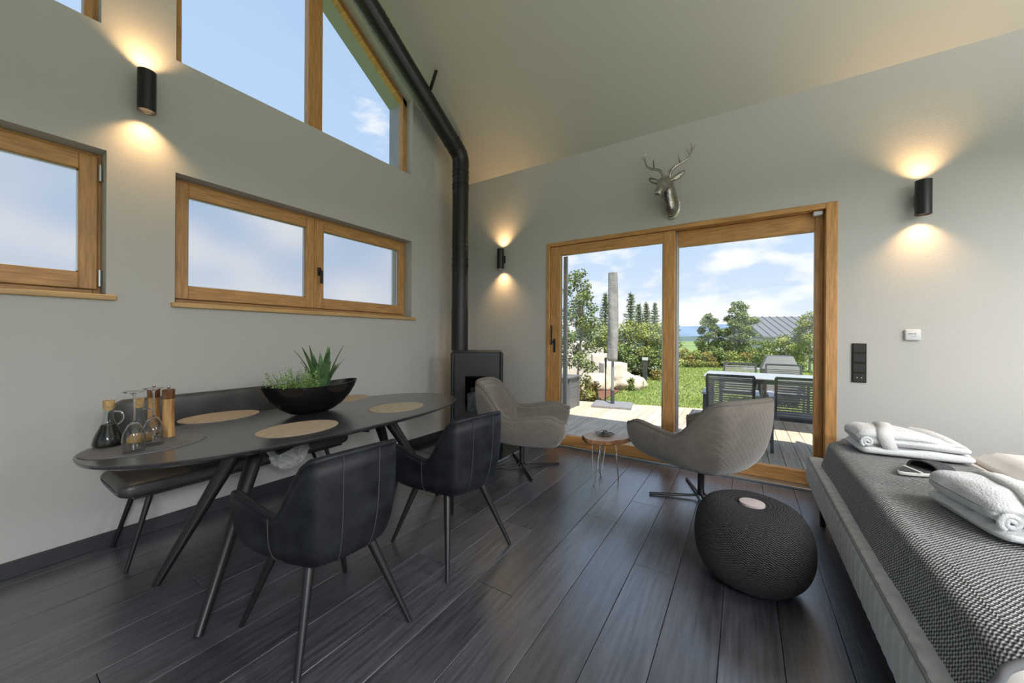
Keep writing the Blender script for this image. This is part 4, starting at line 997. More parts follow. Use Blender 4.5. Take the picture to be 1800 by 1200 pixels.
MB().box((BX0+0.10, BDY0+0.10, FZ0+0.125), (BX1-0.025, BDY1-0.10, 0.535)).build('mattress', 'sheet', bed, bevel=0.05, seg=4, smooth=50)
# duvet on the head side
MTZ = 0.536
def wrin(x_, y_, k, s_): return k*noise.noise(Vector((x_*s_, y_*s_, 3.1)))
duv = MB()
DX_0, DX_1, DY_0, DY_1 = 4.42, 5.98, BDY0+0.14, BDY1-0.13
def duvet(u, v):
    x_ = lerp(DX_0, DX_1, u); y_ = lerp(DY_0, DY_1, v); e_ = min(u*1.5, v*1.9, (1-v)*1.9, (1-u)*1.5); k = sstep(0, 0.10, e_)
    return (x_ + 0.03*noise.noise(Vector((y_*2, 0, 0)))*(1-u), y_, MTZ + 0.003 + 0.075*k + (0.022*noise.noise(Vector((x_*3.1, y_*2.3, 0.2))) + 0.010*noise.noise(Vector((x_*8, y_*6, 4))))*k)
dv = duv.grid(duvet, 50, 60).build('duvet', 'duvet', None, smooth=80); solid(dv, 0.004, 1.0)
tag(dv, 'plain white duvet spread over the head half of the bed', 'duvet')
# knitted throw over the foot end
def throw(u, v):
    """u across the bed foot->head (x), v along y from far to near"""
    y_ = lerp(-0.37, -2.575 - 0.03*math.sin(u*9) , v)
    s_ = u*0.78                                   # metres of cloth from the lower hem up and over
    wob = 0.005*math.sin(y_*5.0 + 1.0) + 0.006*noise.noise(Vector((y_*4, u*4, 0)))
    x0_ = BX0+0.085 + 0.10*(1-sstep(0.0, 0.10, v))
    if s_ < 0.14:  q = (x0_ + 0.035*s_/0.14 - 0.02 + wob*0.5, 0.375 + s_*1.05)
    elif s_ < 0.22:
        a = (s_-0.14)/0.08*PI/2; q = (x0_ + 0.015 + 0.055*(1-math.cos(a)) + wob*0.4, 0.522 + 0.032*math.sin(a))
    else: q = (x0_ + 0.07 + (s_-0.22), 0.554 + wob*0.9)
    x_, z_ = q
    z_ += 0.006*noise.noise(Vector((x_*6, y_*5, 7.7)))
    edge = sstep(0.93, 1.0, v); z_ += 0.012*edge*math.sin(u*23)
    return (x_, y_, max(z_, 0.36))
tb_ = MB().grid(throw, 70, 120).build('throw_blanket', 'blanket_knit', None, smooth=80); solid(tb_, 0.012, 0.0)
tag(tb_, 'grey chunky knit throw blanket across the bed foot', 'blanket')
hm = [Vector(throw(i/60, 1.0)) for i in range(61)]
MB().sweep(hm, 0.009, 8).build('hem', 'bed_piping', tb_, smooth=60)

# bathrobes: folded terry with rolled front, collar band and belt
def robe(c, rz, L, Wd, Hh, label, seed):
    root = empty('bathrobe', c, rz, label, 'bathrobe', 'folded white bathrobes')
    def layer(z0, z1, l0, l1, w, sd, nm):
        def f(u, v):
            a = 2*PI*u; c_, s_ = math.cos(a), math.sin(a); ex = 0.55
            lx = lerp(l0, l1, v); endk = math.sin(PI*min(0.5, min(v, 1-v)*7))**0.6 if 0 < v < 1 else 0.02
            yy = math.copysign(abs(c_)**ex, c_)*w*(0.72+0.28*endk)*(1 + 0.07*noise.noise(Vector((lx*5, sd, 0))))
            zz = lerp(z0, z1, 0.5 + 0.5*math.copysign(abs(s_)**0.8, s_)*endk)
            fold = endk*0.007*math.sin(yy*75 + 4*noise.noise(Vector((lx*4, yy*6, sd)))) * (1 if s_ > 0 else 0.15)
            lump = 0.012*noise.noise(Vector((lx*7, yy*8, sd+2)))
            return (lx, yy, max(z0, zz + (fold + lump)*max(0, s_)))
        return MB().grid(f, 110, 50, closeu=True).build(nm, 'terry', root, smooth=80, world=False)
    layer(0.0, Hh*0.36, -L/2+0.01, L/2, Wd/2, seed, 'lower_fold')
    def hgt(v): return lerp(1.0, 0.62, sstep(0.40, 1.0, v))
    def loaf(u, v):
        a = 2*PI*u; c_, s_ = math.cos(a), math.sin(a); lx = lerp(-L/2, L/2-0.02, v)
        el = math.sqrt(max(0.0, 1-(1-min(1.0, v/0.13))**2)); er = math.sqrt(max(0.0, 1-(1-min(1.0, (1-v)/0.06))**2)); e_ = max(0.02, min(el, er))
        yy = math.copysign(abs(c_)**0.6, c_)*Wd/2*0.93*(0.80+0.20*e_)*(1 + 0.05*noise.noise(Vector((lx*6, seed, 0))))
        top = Hh*hgt(v); zc = (Hh*0.30 + top)/2
        zz = zc + math.copysign(abs(s_)**0.75, s_)*(top - Hh*0.30)/2*e_
        ph = yy*52 + 2.5*noise.noise(Vector((lx*3, yy*4, seed))) + lx*3
        pleat = -0.016*(1-abs(math.sin(ph)))**2.2*sstep(0.26, 0.42, v)*max(0.0, s_)**0.5
        seam_ = -0.010*math.exp(-((zz - Hh*0.62)/0.010)**2)*(1 if abs(c_) > 0.75 else 0)
        lump = 0.010*noise.noise(Vector((lx*9, yy*9, seed+4)))
        return (lx + (0.010*noise.noise(Vector((yy*9, zz*30, seed)))), yy + math.copysign(1, c_)*seam_, zz + (pleat + lump)*e_*max(0.0, s_))
    MB().grid(loaf, 150, 70, closeu=True).build('upper_fold', 'terry', root, smooth=80, world=False)
    # rolled cuff showing at the viewer's end of the front
    sp = [Vector((-L/2+0.045 + math.cos(t*0.55)*(0.006+0.0013*t), -Wd/2*0.90, Hh*0.48 + math.sin(t*0.55)*(0.006+0.0013*t))) for t in range(20)]
    MB().sweep(sp, 0.0095, 8).build('rolled_cuff', 'terry', root, smooth=80, world=False)
    # belt band around the front third
    bx = -L*0.20
    bp_ = [Vector((bx + 0.03*math.sin(i*0.4), math.copysign(abs(math.cos(2*PI*i/28))**0.6, math.cos(2*PI*i/28))*Wd/2*0.985, max(0.006, Hh*0.5 + math.copysign(abs(math.sin(2*PI*i/28))**0.75, math.sin(2*PI*i/28))*Hh*0.535))) for i in range(28)]
    mb = MB(); k = len(bp_)
    for q in bp_:
        for dx_ in (-0.035, 0.0, 0.035): mb.v.append(q + Vector((dx_, 0, 0.004 if dx_ == 0 else 0)))
    for i in range(k):
        for j in range(2): mb.f.append((i*3+j, i*3+j+1, ((i+1) % k)*3+j+1, ((i+1) % k)*3+j))
    b_ = mb.build('belt', 'terry_band', root, smooth=80, world=False); solid(b_, 0.010, 0)
    cl_ = catmull([(L*0.12, Wd*0.30, Hh*0.80), (L*0.22, Wd*0.10, Hh*0.80), (L*0.33, -Wd*0.10, Hh*0.66), (L*0.44, -Wd*0.26, Hh*0.42)], 5)
    MB().sweep(cl_, [0.024]*len(cl_), 10).build('collar', 'terry_band', root, smooth=80, world=False)
    return root
robe((4.10, -0.66, 0.562), 0.10, 0.52, 0.30, 0.165, 'folded white terry bathrobe at the far side of the bed', 1.0)
robe((4.21, -1.68, 0.562), 0.18, 0.50, 0.42, 0.16, 'folded white terry bathrobe nearest the viewer on the bed', 8.0)
# slippers
def slipper(c, rz, label):
    root = empty('slipper', c, rz, label, 'slipper', 'dark felt slippers'); root.scale = (1.18, 1.25, 1.25)
    def outline(k, z): 
        o = []
        for i in range(32):
            a = 2*PI*i/32; x_ = math.cos(a)*0.135; w_ = 0.043 + 0.010*math.cos(a) - 0.006*math.cos(2*a)
            o.append((x_*k, math.sin(a)*w_*k, z))
        return o
    loft([outline(0.97, 0.0), outline(1.0, 0.004), outline(1.0, 0.011), outline(0.97, 0.013)]).build('sole', 'felt_trim', root, smooth=40, world=False)
    loft([outline(0.95, 0.012), outline(0.94, 0.016)]).build('insole', 'felt_dark', root, smooth=40, world=False)
    def up_(u, v):
        a = lerp(-PI*0.5, PI*0.5, u); x_ = lerp(-0.005, 0.132, v); w_ = (0.050 + 0.004*math.sin(v*3))*math.sqrt(max(0.0, 1 - max(0, (v-0.35)/0.65)**2.3)) + 0.002
        hh = 0.036*(1-0.30*v)*math.sqrt(max(0.02, 1 - max(0, (v-0.45)/0.55)**2.2))
        return (x_, math.sin(a)*w_, 0.012 + math.cos(a)**0.8*hh if abs(u-0.5) < 0.499 else 0.012)
    u_ = MB().grid(up_, 18, 14).build('upper', 'felt_dark', root, smooth=80, world=False); solid(u_, 0.004, 0)
    st_ = MB().sweep([up_(i/18, 0.0) for i in range(19)], 0.004, 6).build('trim', 'felt_dark', root, smooth=60, world=False)
    MB().bar((-0.075, -0.040, 0.018), (-0.045, 0.040, 0.018), 0.012, 0.002).build('stripe', 'felt_trim', root, world=False)
s1 = onz(1628, 822, 0.567); slipper((4.055, -1.12, 0.575), 0.72, 'dark grey felt slipper with pale trim beside the far bathrobe')
slipper((4.20, -1.24, 0.575), 0.62, 'dark grey felt slipper tucked against the near bathrobe')

# ================================================================== OUTSIDE
GZ = -0.07
g = MB().box((-160, -160, GZ-0.3), (160, 160, GZ-0.06)).build('ground', 'meadow'); tag(g, 'wide green meadow ground around the house', 'ground', kind='structure')
def deck_edge(x): return 3.05 + 0.245*x
lawn_poly = [(0.75, deck_edge(0.75)), (9.5, deck_edge(9.5)), (14, 10), (12, 16.4), (0.1, 15.4), (0.45, 9.0)]
lawn = MB().prism(lawn_poly, [], lambda a, b: (a, b, GZ-0.06), (0, 0, 0.06)).build('lawn', 'lawn_soil'); tag(lawn, 'sunlit green lawn beyond the deck', 'lawn', kind='structure')
rg = random.Random(21)
gb = MB()
def in_poly(x, y, P):
    c = False; j = len(P)-1
    for i in range(len(P)):
        if (P[i][1] > y) != (P[j][1] > y) and x < (P[j][0]-P[i][0])*(y-P[i][1])/(P[j][1]-P[i][1])+P[i][0]: c = not c
        j = i
    return c
k = 0
while k < 34000:
    y = 3.2 + (rg.random()**1.7)*12.5; x = rg.uniform(-0.6, 8.5)
    if not in_poly(x, y, lawn_poly): continue
    h_ = rg.uniform(0.025, 0.06); a = rg.uniform(0, PI); w = rg.uniform(0.004, 0.008)*(1 + y/8)
    lx, ly = rg.gauss(0, 0.02), rg.gauss(0, 0.02)
    gb.add([(x-math.cos(a)*w, y-math.sin(a)*w, GZ-0.002), (x+math.cos(a)*w, y+math.sin(a)*w, GZ-0.002), (x+lx, y+ly, GZ+h_)], [(0, 1, 2)]); k += 1
go = gb.build('grass', 'grass', None, recalc=False); tag(go, 'short green grass blades on the lawn', 'grass', kind='stuff')
# deck with single boards
deck = MB().box((-2.2, 0.36, -0.16), (9.0, deck_edge(-2.2)-0.05, -0.06)).build('deck', 'seam_dark'); tag(deck, 'timber deck in front of the sliding door', 'deck', kind='structure')
x = -2.2; bw = 0.142
while x < 9.0:
    e1_ = deck_edge(x+bw/2)
    mb = MB().add([(0.003, 0, -0.028), (bw-0.003, 0, -0.028), (bw-0.003, e1_+0.245*bw/2-0.36, -0.028), (0.003, e1_-0.245*bw/2-0.36, -0.028),
                   (0.003, 0, 0), (bw-0.003, 0, 0), (bw-0.003, e1_+0.245*bw/2-0.36, 0), (0.003, e1_-0.245*bw/2-0.36, 0)], [(3,2,1,0),(4,5,6,7),(0,1,5,4),(1,2,6,5),(2,3,7,6),(3,0,4,7)])
    o = mb.build('deck_board', 'deck_wood', None, world=False); o.parent = deck; o.location = (x, 0.36, -0.03); x += bw
mulch = MB().prism([(-3.5, 2.6), (0.72, deck_edge(0.72)), (0.35, 9.0), (-0.4, 13), (-6, 12)], [], lambda a, b: (a, b, GZ-0.058), (0, 0, 0.062)).build('mulch_bed', 'mulch'); tag(mulch, 'reddish bark mulch bed left of the lawn', 'flower bed', kind='structure')

# parasol
PB = onz(1078, 711, -0.03)
par = empty('closed_parasol', (PB.x, PB.y, -0.03), label='closed parasol in a grey protective cover on the deck', cat='parasol')
MB().box((-0.36, -0.30, 0.0), (0.36, 0.30, 0.045)).xf(Matrix.Rotation(0.2, 4, 'Z')).build('base_slab', 'granite', par, bevel=0.006, seg=1, world=False)
MB().tube((0, 0, 0.045), (0, 0, 2.55), 0.026, n=14).build('pole', 'grey_cladding', par, smooth=50, world=False)
MB().lathe([(0.036, 0.045), (0.036, 0.30)], 14).build('pole_socket', 'patio_frame', par, smooth=50, world=False)
def cover(u, v):
    a = 2*PI*u; z_ = lerp(0.86, 2.55, v); r = lerp(0.10, 0.085, v)*(1 + 0.10*math.sin(3*a+z_*4) + 0.06*noise.noise(Vector((math.cos(a)*2, math.sin(a)*2, z_*4))))
    if v == 0: r *= 0.75
    return (math.cos(a)*r, math.sin(a)*r, z_)
cv = MB().grid(cover, 28, 40, closeu=True); n0 = 28
cv.f.append(tuple(40*28 + j for j in range(28))); cv.build('cover', 'parasol_cover', par, smooth=70, world=False)
pl = onz(1065.5, 704, -0.03)
rod = empty('garden_rod', (pl.x, pl.y, -0.06), label='thin steel garden torch standing left of the parasol', cat='garden torch')
MB().tube((0, 0, 0), (0, 0, 0.86), 0.014, n=10).build('rod', 'patio_frame', rod, smooth=50, world=False); MB().lathe([(0.018, 0.70), (0.026, 0.90), (0.022, 0.93)], 12).build('torch_head', 'patio_frame', rod, smooth=50, world=False)
# planter of grey boards
plt = empty('planter_box', (0.02, 2.42, -0.03), label='grey board planter box at the left deck edge', cat='planter')
for k in range(3):
    z0_ = 0.01 + k*0.185
    MB().box((-0.62, 2.16, -0.03+z0_), (0.575, 2.185, -0.03+z0_+0.18)).build('board', 'planter_board', plt); MB().box((0.55, 2.185, -0.03+z0_), (0.575, 2.66, -0.03+z0_+0.18)).build('board', 'planter_board', plt)
    MB().box((-0.62, 2.66, -0.03+z0_), (0.575, 2.685, -0.03+z0_+0.18)).build('board', 'planter_board', plt); MB().box((-0.62, 2.185, -0.03+z0_), (-0.595, 2.66, -0.03+z0_+0.18)).build('board', 'planter_board', plt)
MB().box((-0.595, 2.185, -0.02), (0.55, 2.66, 0.47)).build('soil', 'soil', plt)
for (x_, y_) in ((0.575, 2.2), (0.575, 2.62)): MB().box((x_, y_, -0.03), (x_+0.02, y_+0.05, 0.54)).build('corner_batten', 'planter_board', plt)
MB().box((-0.65, 2.13, 0.53), (0.61, 2.715, 0.555)).box((-0.65, 2.13, 0.53), (-0.6, 2.2, 0.55)).build('rim', 'planter_board', plt)

# patio set
ptb = empty('patio_table', (3.8, 2.78, -0.03), label='grey metal patio table with light top on the deck', cat='patio table')
PX0, PX1, PY0, PY1, PTZ = 2.76, 4.95, 2.30, 3.22, 0.70
MB().box((PX0-0.03, PY0-0.03, PTZ), (PX1+0.03, PY1+0.03, PTZ+0.018)).build('tabletop', 'patio_top', ptb, bevel=0.004, seg=1)
for a, b in (((PX0, PY0), (PX1, PY0+0.03)), ((PX0, PY1-0.03), (PX1, PY1)), ((PX0, PY0+0.03), (PX0+0.03, PY1-0.03)), ((PX1-0.03, PY0+0.03), (PX1, PY1-0.03))):
    MB().box((a[0], a[1], PTZ-0.06), (b[0], b[1], PTZ)).build('apron', 'patio_frame', ptb)
for x_ in (PX0, PX1-0.06):
    for y_ in (PY0, PY1-0.06): MB().box((x_, y_, -0.03), (x_+0.06, y_+0.06, PTZ-0.06)).build('leg', 'patio_frame', ptb)
def patio_chair():
    r = empty('patio_chair', (0, 0, 0))
    w = 0.275
    def leg(x_, y0, y1, z1): MB().bar((x_, y0, 0.0), (x_, y1, z1), 0.032, 0.032, (0, 1, 0)).build('leg', 'patio_frame', r, world=False)
    for s_ in (-1, 1):
        leg(s_*w, -0.27, -0.20, 0.62); leg(s_*w, 0.25, 0.25, 0.62)
        MB().box((s_*w-0.025, -0.27, 0.62), (s_*w+0.025, 0.27, 0.645)).build('armrest', 'patio_top', r, world=False)
        MB().bar((s_*(w-0.035), -0.19, 0.38), (s_*(w-0.035), -0.27, 0.86), 0.028, 0.028, (0, 1, 0)).build('back_post', 'patio_frame', r, world=False)
        MB().box((s_*w-0.014, -0.22, 0.37), (s_*w+0.014, 0.25, 0.40)).build('seat_rail', 'patio_frame', r, world=False)
    MB().box((-w, 0.235, 0.37), (w, 0.265, 0.40)).build('front_rail', 'patio_frame', r, world=False)
    MB().box((-w, -0.225, 0.37), (w, -0.195, 0.40)).build('rear_rail', 'patio_frame', r, world=False)
    MB().box((-w+0.03, -0.285, 0.845), (w-0.03, -0.255, 0.875)).build('top_rail', 'patio_frame', r, world=False)
    bm_ = MB().box((-w+0.035, -0.006, -0.009), (w-0.035, 0.006, 0.009)).build('back_slat', 'patio_slat', r, world=False)
    me = bm_.data
    for k in range(15):
        z_ = 0.42 + k*0.0285; o = bm_ if k == 0 else bpy.data.objects.new('back_slat', me)
        if k: COL.objects.link(o); o.parent = r
        o.location = (0, lerp(-0.19, -0.27, (z_-0.38)/0.48), z_)
    sm_ = None
    for k in range(12):
        o = bpy.data.objects.new('seat_slat', me); COL.objects.link(o); o.parent = r; o.location = (0, -0.18 + k*0.036, 0.405); o.rotation_euler = (PI/2, 0, 0)
    return r
pc = patio_chair()
tag(pc, None, 'patio chair', 'patio chairs around the table')
c3, c4 = ony(1301, 650, 3.72), ony(1378, 650, 3.72)
spots = [((3.11, 1.42), 0.0, 'slatted grey patio chair left of its twin on the near side of the table'), ((3.80, 1.46), 0.0, 'slatted grey patio chair nearest the right door stile'),
         ((c3.x, 3.48), PI, 'patio chair behind the table at its left end'), ((c4.x, 3.52), PI, 'patio chair behind the table at its right end')]
for i, (c, rz, lb_) in enumerate(spots):
    o = pc if i == 0 else copy_tree(pc)
    o.location = (c[0], c[1], -0.03); o.rotation_euler = (0, 0, rz); o['label'] = lb_
# covered grill behind the table
gr0 = ony(1371, 648, 5.2)
grl = empty('grill', (gr0.x, 5.3, GZ-0.0), label='dark covered barbecue grill on the lawn behind the patio table', cat='grill')
def gbox(name, a, b, m, bev=0.01): MB().box(a, b).build(name, m, grl, bevel=bev, seg=2, world=False)
gbox('cart', (-0.32, -0.25, 0.08), (0.32, 0.25, 0.72), 'patio_frame')
MB().add([(-0.33,-0.26,0.72),(0.33,-0.26,0.72),(0.33,0.26,0.72),(-0.33,0.26,0.72),(-0.22,-0.10,1.0),(0.22,-0.10,1.0),(0.22,0.22,1.0),(-0.22,0.22,1.0)], [(3,2,1,0),(4,5,6,7),(0,1,5,4),(1,2,6,5),(2,3,7,6),(3,0,4,7)]).build('hood', 'patio_frame', grl, bevel=0.02, seg=2, world=False)
gbox('side_shelf', (-0.62, -0.2, 0.70), (-0.33, 0.2, 0.725), 'patio_top', 0.004)
for s_ in (-1, 1): MB().tube((s_*0.27, 0.2, 0.0), (s_*0.27, 0.2, 0.09), 0.02, n=10).build('leg', 'patio_frame', grl, world=False)
for s_ in (-1, 1): MB().tube((s_*0.27, -0.2, 0.0), (s_*0.27, -0.2, 0.09), 0.02, n=10).build('leg', 'patio_frame', grl, world=False)

# bollard light
bp0 = onz(1134.5, 667, GZ); bol = empty('bollard_light', (bp0.x, bp0.y, GZ-0.01), label='square grey bollard light at the lawn edge', cat='garden light')
MB().box((-0.06, -0.06, 0), (0.06, 0.06, 0.66)).build('post', 'patio_frame', bol, bevel=0.004, seg=1, world=False); MB().box((-0.075, -0.075, 0.66), (0.075, 0.075, 0.745)).build('cap', 'white_plastic', bol, bevel=0.004, seg=1, world=False)

# limestone terrace blocks, boulders, flat roof
rg = random.Random(33)
def stone_block(u0, u1, v0, v1, D, depth, label):
    a, b = atd(u0, v1, D), atd(u1, v0, D); w = (u1-u0)/F_PX*D; hh = max(0.15, a.z*0 + (v1-v0)/F_PX*D); zc = a.z
    base = max(GZ-0.05, zc); top = zc + hh
    root = MB().box((0, 0, 0), (w, depth, top-(GZ-0.05))).xf(Matrix.Rotation(YAW, 4, 'Z')).build('limestone_block', 'limestone', None, bevel=0.03, seg=2, world=False)
    root.location = (a.x, a.y, GZ-0.05); tag(root, label, 'stone block', 'limestone terrace blocks')
stone_block(984, 1040, 598, 612, 12.5, 0.6, 'topmost long limestone block left of the flat roof')
stone_block(1015, 1062, 609, 622, 11.75, 0.55, 'second limestone block down the terrace steps')
stone_block(1042, 1082, 620, 634, 11.0, 0.5, 'limestone block beside the parasol cover foot')
stone_block(988, 1040, 622, 640, 10.4, 0.6, 'wide limestone block behind the birch sapling')
stone_block(1062, 1104, 636, 650, 10.0, 0.6, 'lowest limestone block above the boulders')
def boulder_at(u, v, D, sx, sy, sz, label, sd):
    c = atd(u, v, D); 
    def f(a_, b_):
        t = 2*PI*a_; ph = PI*b_; d = Vector((math.sin(ph)*math.cos(t), math.sin(ph)*math.sin(t), -math.cos(ph)))
        k_ = 1 + 0.28*noise.noise(d*1.4 + Vector((sd, 0, 0))) + 0.10*noise.noise(d*3.7 + Vector((0, sd, 0)))
        return Vector((d.x*sx, d.y*sy, d.z*sz))*k_
    o = MB().grid(f, 28, 18, closeu=True).build('boulder', 'boulder', None, smooth=50, world=False); o.location = (c.x, c.y, GZ + sz*0.55); tag(o, label, 'boulder', 'sandstone boulders')
boulder_at(1100, 655, 9.6, 0.44, 0.34, 0.27, 'large pale boulder right of the parasol pole', 1.0)
boulder_at(1050, 652, 9.6, 0.42, 0.34, 0.27, 'large pale boulder left of the parasol pole', 5.0)
boulder_at(1012, 658, 9.3, 0.30, 0.26, 0.20, 'smaller boulder behind the planter box', 9.0)
boulder_at(1120, 664, 9.9, 0.25, 0.22, 0.20, 'small boulder beside the bollard light', 13.0)
rA = atd(1030, 600, 15.0)
rf = empty('carport', (rA.x, rA.y, GZ-0.06), YAW, 'low carport with thin flat roof behind the boulders', 'carport')
MB().box((-0.1, 0, 1.16), (2.75, 3.0, 1.27)).build('roof_slab', 'roof_metal', rf, world=False)
for x_ in (0.05, 1.3, 2.5):
    for y_ in (0.15, 2.8): MB().box((x_, y_, 0), (x_+0.1, y_+0.1, 1.16)).build('post', 'patio_frame', rf, world=False)
MB().box((0.05, 2.85, 0), (2.6, 2.95, 1.16)).build('rear_wall', 'roof_metal', rf, world=False)

# ---------------------------------------------------------------- vegetation
def leaves(mb, c, rad, n, size, rg, flat=0.6):
    for i in range(n):
        while True:
            d = Vector((rg.uniform(-1, 1), rg.uniform(-1, 1), rg.uniform(-1, 1)))
            if 0.15 < d.length < 1: break
        q = Vector(c) + Vector((d.x*rad[0], d.y*rad[1], d.z*rad[2]))
        a = Vector((rg.gauss(0, 1), rg.gauss(0, 1), rg.gauss(0, flat))).normalized(); b = a.cross(Vector((rg.gauss(0, 1), rg.gauss(0, 1), rg.gauss(0, 1)))).normalized(); s_ = size*rg.uniform(0.6, 1.3)
        mb.add([q, q + a*s_*0.5 + b*s_*0.33, q + a*s_, q + a*s_*0.5 - b*s_*0.33], [(0, 1, 2, 3)])
def tree(name, label, cat, base, H, crowns, nleaf, size, m, seed, trunk_r=0.04, bark='trunk', group=None):
    rg = random.Random(seed); root = empty(name, base, 0, label, cat, group)
    t = MB(); top = Vector((rg.gauss(0, 0.03)*H, rg.gauss(0, 0.03)*H, H*0.86))
    tr = catmull([(0, 0, 0), (top.x*0.3 + rg.gauss(0, 0.02)*H, top.y*0.4, H*0.35), (top.x*0.7, top.y*0.8, H*0.62), top], 4)
    t.sweep(tr, [lerp(trunk_r, trunk_r*0.25, i/(len(tr)-1)) for i in range(len(tr))], 8)
    t.build('trunk', bark, root, smooth=60, world=False)
    br = MB(); lf = MB()
    tot = sum(c[3]*c[4]*c[5] for c in crowns)
    for (x_, y_, z_, rx, ry, rz) in crowns:
        c = Vector((x_, y_, z_)); q = tr[min(len(tr)-1, max(1, int((z_/H*0.75)*len(tr))))]
        br.sweep([q, q.lerp(c, 0.6) + Vector((0, 0, 0.02*H)), c], [trunk_r*0.4, trunk_r*0.25, trunk_r*0.12], 5)
        leaves(lf, c, (rx, ry, rz), int(nleaf*2.4*rx*ry*rz/tot), size, rg)
    br.build('branches', bark, root, smooth=60, world=False)
    f_ = lf.build('foliage', m, root, recalc=False, world=False); tag(f_, kind='stuff')
    return root
def blob_crowns(rg, H, R, zlo, n, sub=0.45):
    out = []
    for i in range(n):
        t = (i+0.5)/n; z_ = lerp(zlo, H*0.97, t); rr_ = R*math.sin(PI*lerp(0.22, 0.97, t))**0.8; a = i*2.4 + rg.random()
        out.append((math.cos(a)*rr_*0.55, math.sin(a)*rr_*0.55, z_, R*sub*rg.uniform(0.7, 1.2)*(1-0.35*t), R*sub*rg.uniform(0.7, 1.2)*(1-0.35*t), H/n*rg.uniform(0.8, 1.5)))
    return out
def put(u, v_base, D):
    c = atd(u, v_base, D); return (c.x, c.y, GZ-0.06)
rg = random.Random(50)
def H_for(v_top, D): return (VC - v_top)/F_PX*D + CAM_H - (GZ-0.06)
D = 7.6; H = H_for(470, D); tree('sapling', 'slender leafy sapling left of the parasol', 'tree', put(1014, 665, D), H, blob_crowns(rg, H, 0.62, 0.75, 22, 0.36), 2600, 0.05, 'leaf_mid', 1, 0.028, 'birch_bark', 'garden trees')
def conifer(u, D, v_top, seed, label, R=0.74):
    H = H_for(v_top, D); rg = random.Random(seed); root = empty('conifer', put(u, 650, D), 0, label, 'tree', 'conifers behind the garden')
    MB().sweep([(0, 0, 0), (0, 0, H)], [0.07, 0.008], 8).build('trunk', 'trunk', root, smooth=60, world=False)
    nb = MB(); bb = MB(); z_ = 0.25
    while z_ < H*0.97:
        t = z_/H; r = R*(1-t)**0.85 + 0.03; n = int(6 + 5*(1-t))
        for k in range(n):
            a = 2*PI*k/n + z_*9 + rg.random(); d = Vector((math.cos(a), math.sin(a), -0.12 + 0.35*t)); rr_ = r*rg.uniform(0.5, 1.15)
            bb.sweep([(0, 0, z_), Vector((0, 0, z_)) + d*rr_], [0.010, 0.003], 4)
            for j in range(int(10 + 26*rr_)):
                s_ = rg.uniform(0.15, 1.02); q = Vector((0, 0, z_)) + d*rr_*s_; e_ = Vector((rg.gauss(0, 1), rg.gauss(0, 1), rg.gauss(0, 0.7)+0.1)).normalized()*rg.uniform(0.08, 0.20); w = e_.orthogonal().normalized()*0.014
                nb.add([q-w, q+w, q+e_], [(0, 1, 2)])
        z_ += lerp(0.16, 0.10, t)
    bb.build('branches', 'trunk', root, world=False, recalc=False); f_ = nb.build('needles', 'needle', root, recalc=False, world=False); tag(f_, kind='stuff')
conifer(1064, 15.5, 513, 3, 'dark conifer just left of the parasol cover')
conifer(1109, 16.5, 512, 4, 'tallest conifer right of the parasol cover')
conifer(1123, 17.5, 532, 5, 'thin conifer behind the tallest one')
conifer(1136, 17.0, 528, 6, 'conifer second from the middle door stile', 0.6)
conifer(1151, 17.0, 530, 7, 'conifer next to the middle door stile', 0.6)
conifer(1020, 19.0, 525, 8, 'conifer seen through the sapling', 0.7)
conifer(1182, 21.0, 540, 9, 'conifer hidden by the middle door stile', 0.9)
def shrub(u, D, v_top, R, m, seed, label, name='shrub', nl=1500, size=0.075, group='garden shrubs'):
    H = H_for(v_top, D); rg = random.Random(seed)
    return tree(name, label, 'shrub', put(u, 650, D), H, blob_crowns(rg, H, R, 0.12, 9, 0.55), nl, size, m, seed, 0.03, 'trunk', group)
shrub(1042, 13.5, 560, 1.1, 'leaf_mid', 11, 'green shrub left of the dark conifer')
shrub(1062, 12.5, 572, 0.8, 'leaf_light', 12, 'bright green shrub behind the parasol cover')
shrub(1100, 13.6, 562, 1.1, 'leaf_light', 13, 'bright green shrub right of the parasol cover', nl=2200)
shrub(1130, 13.4, 566, 1.1, 'leaf_light', 14, 'bright green shrub in front of the conifers', nl=2200)
shrub(1156, 12.6, 572, 0.9, 'leaf_light', 15, 'bright green shrub beside the middle door stile', nl=2000)
shrub(1118, 12.9, 604, 0.8, 'leaf_grey', 16, 'grey green shrub behind the bollard light')
shrub(1156, 12.6, 612, 0.6, 'leaf_grey', 17, 'pale grey shrub at the lawn edge')
shrub(1095, 11.2, 606, 0.55, 'leaf_mid', 18, 'low dark shrub behind the boulder')
for k, (u, D, v, R, m) in enumerate(((1030, 7.6, 662, 0.24, 'leaf_light'), (1046, 7.6, 672, 0.16, 'leaf_orange'), (1110, 9.3, 664, 0.16, 'leaf_mid'), (1156, 11.6, 648, 0.28, 'leaf_orange'))):
    H = H_for(v, D); rgk = random.Random(60+k)
    tree('bed_plant', ('yellow green plant beside the planter box', 'reddish plant left of the garden torch', 'small green plant in front of the boulder', 'orange flowering plant at the lawn edge')[k], 'plant', put(u, 690, D), max(0.18, H), blob_crowns(rgk, max(0.18, H), R, 0.05, 6, 0.55), 420, 0.045, m, 70+k, 0.012, 'trunk', 'plants in the mulch bed')
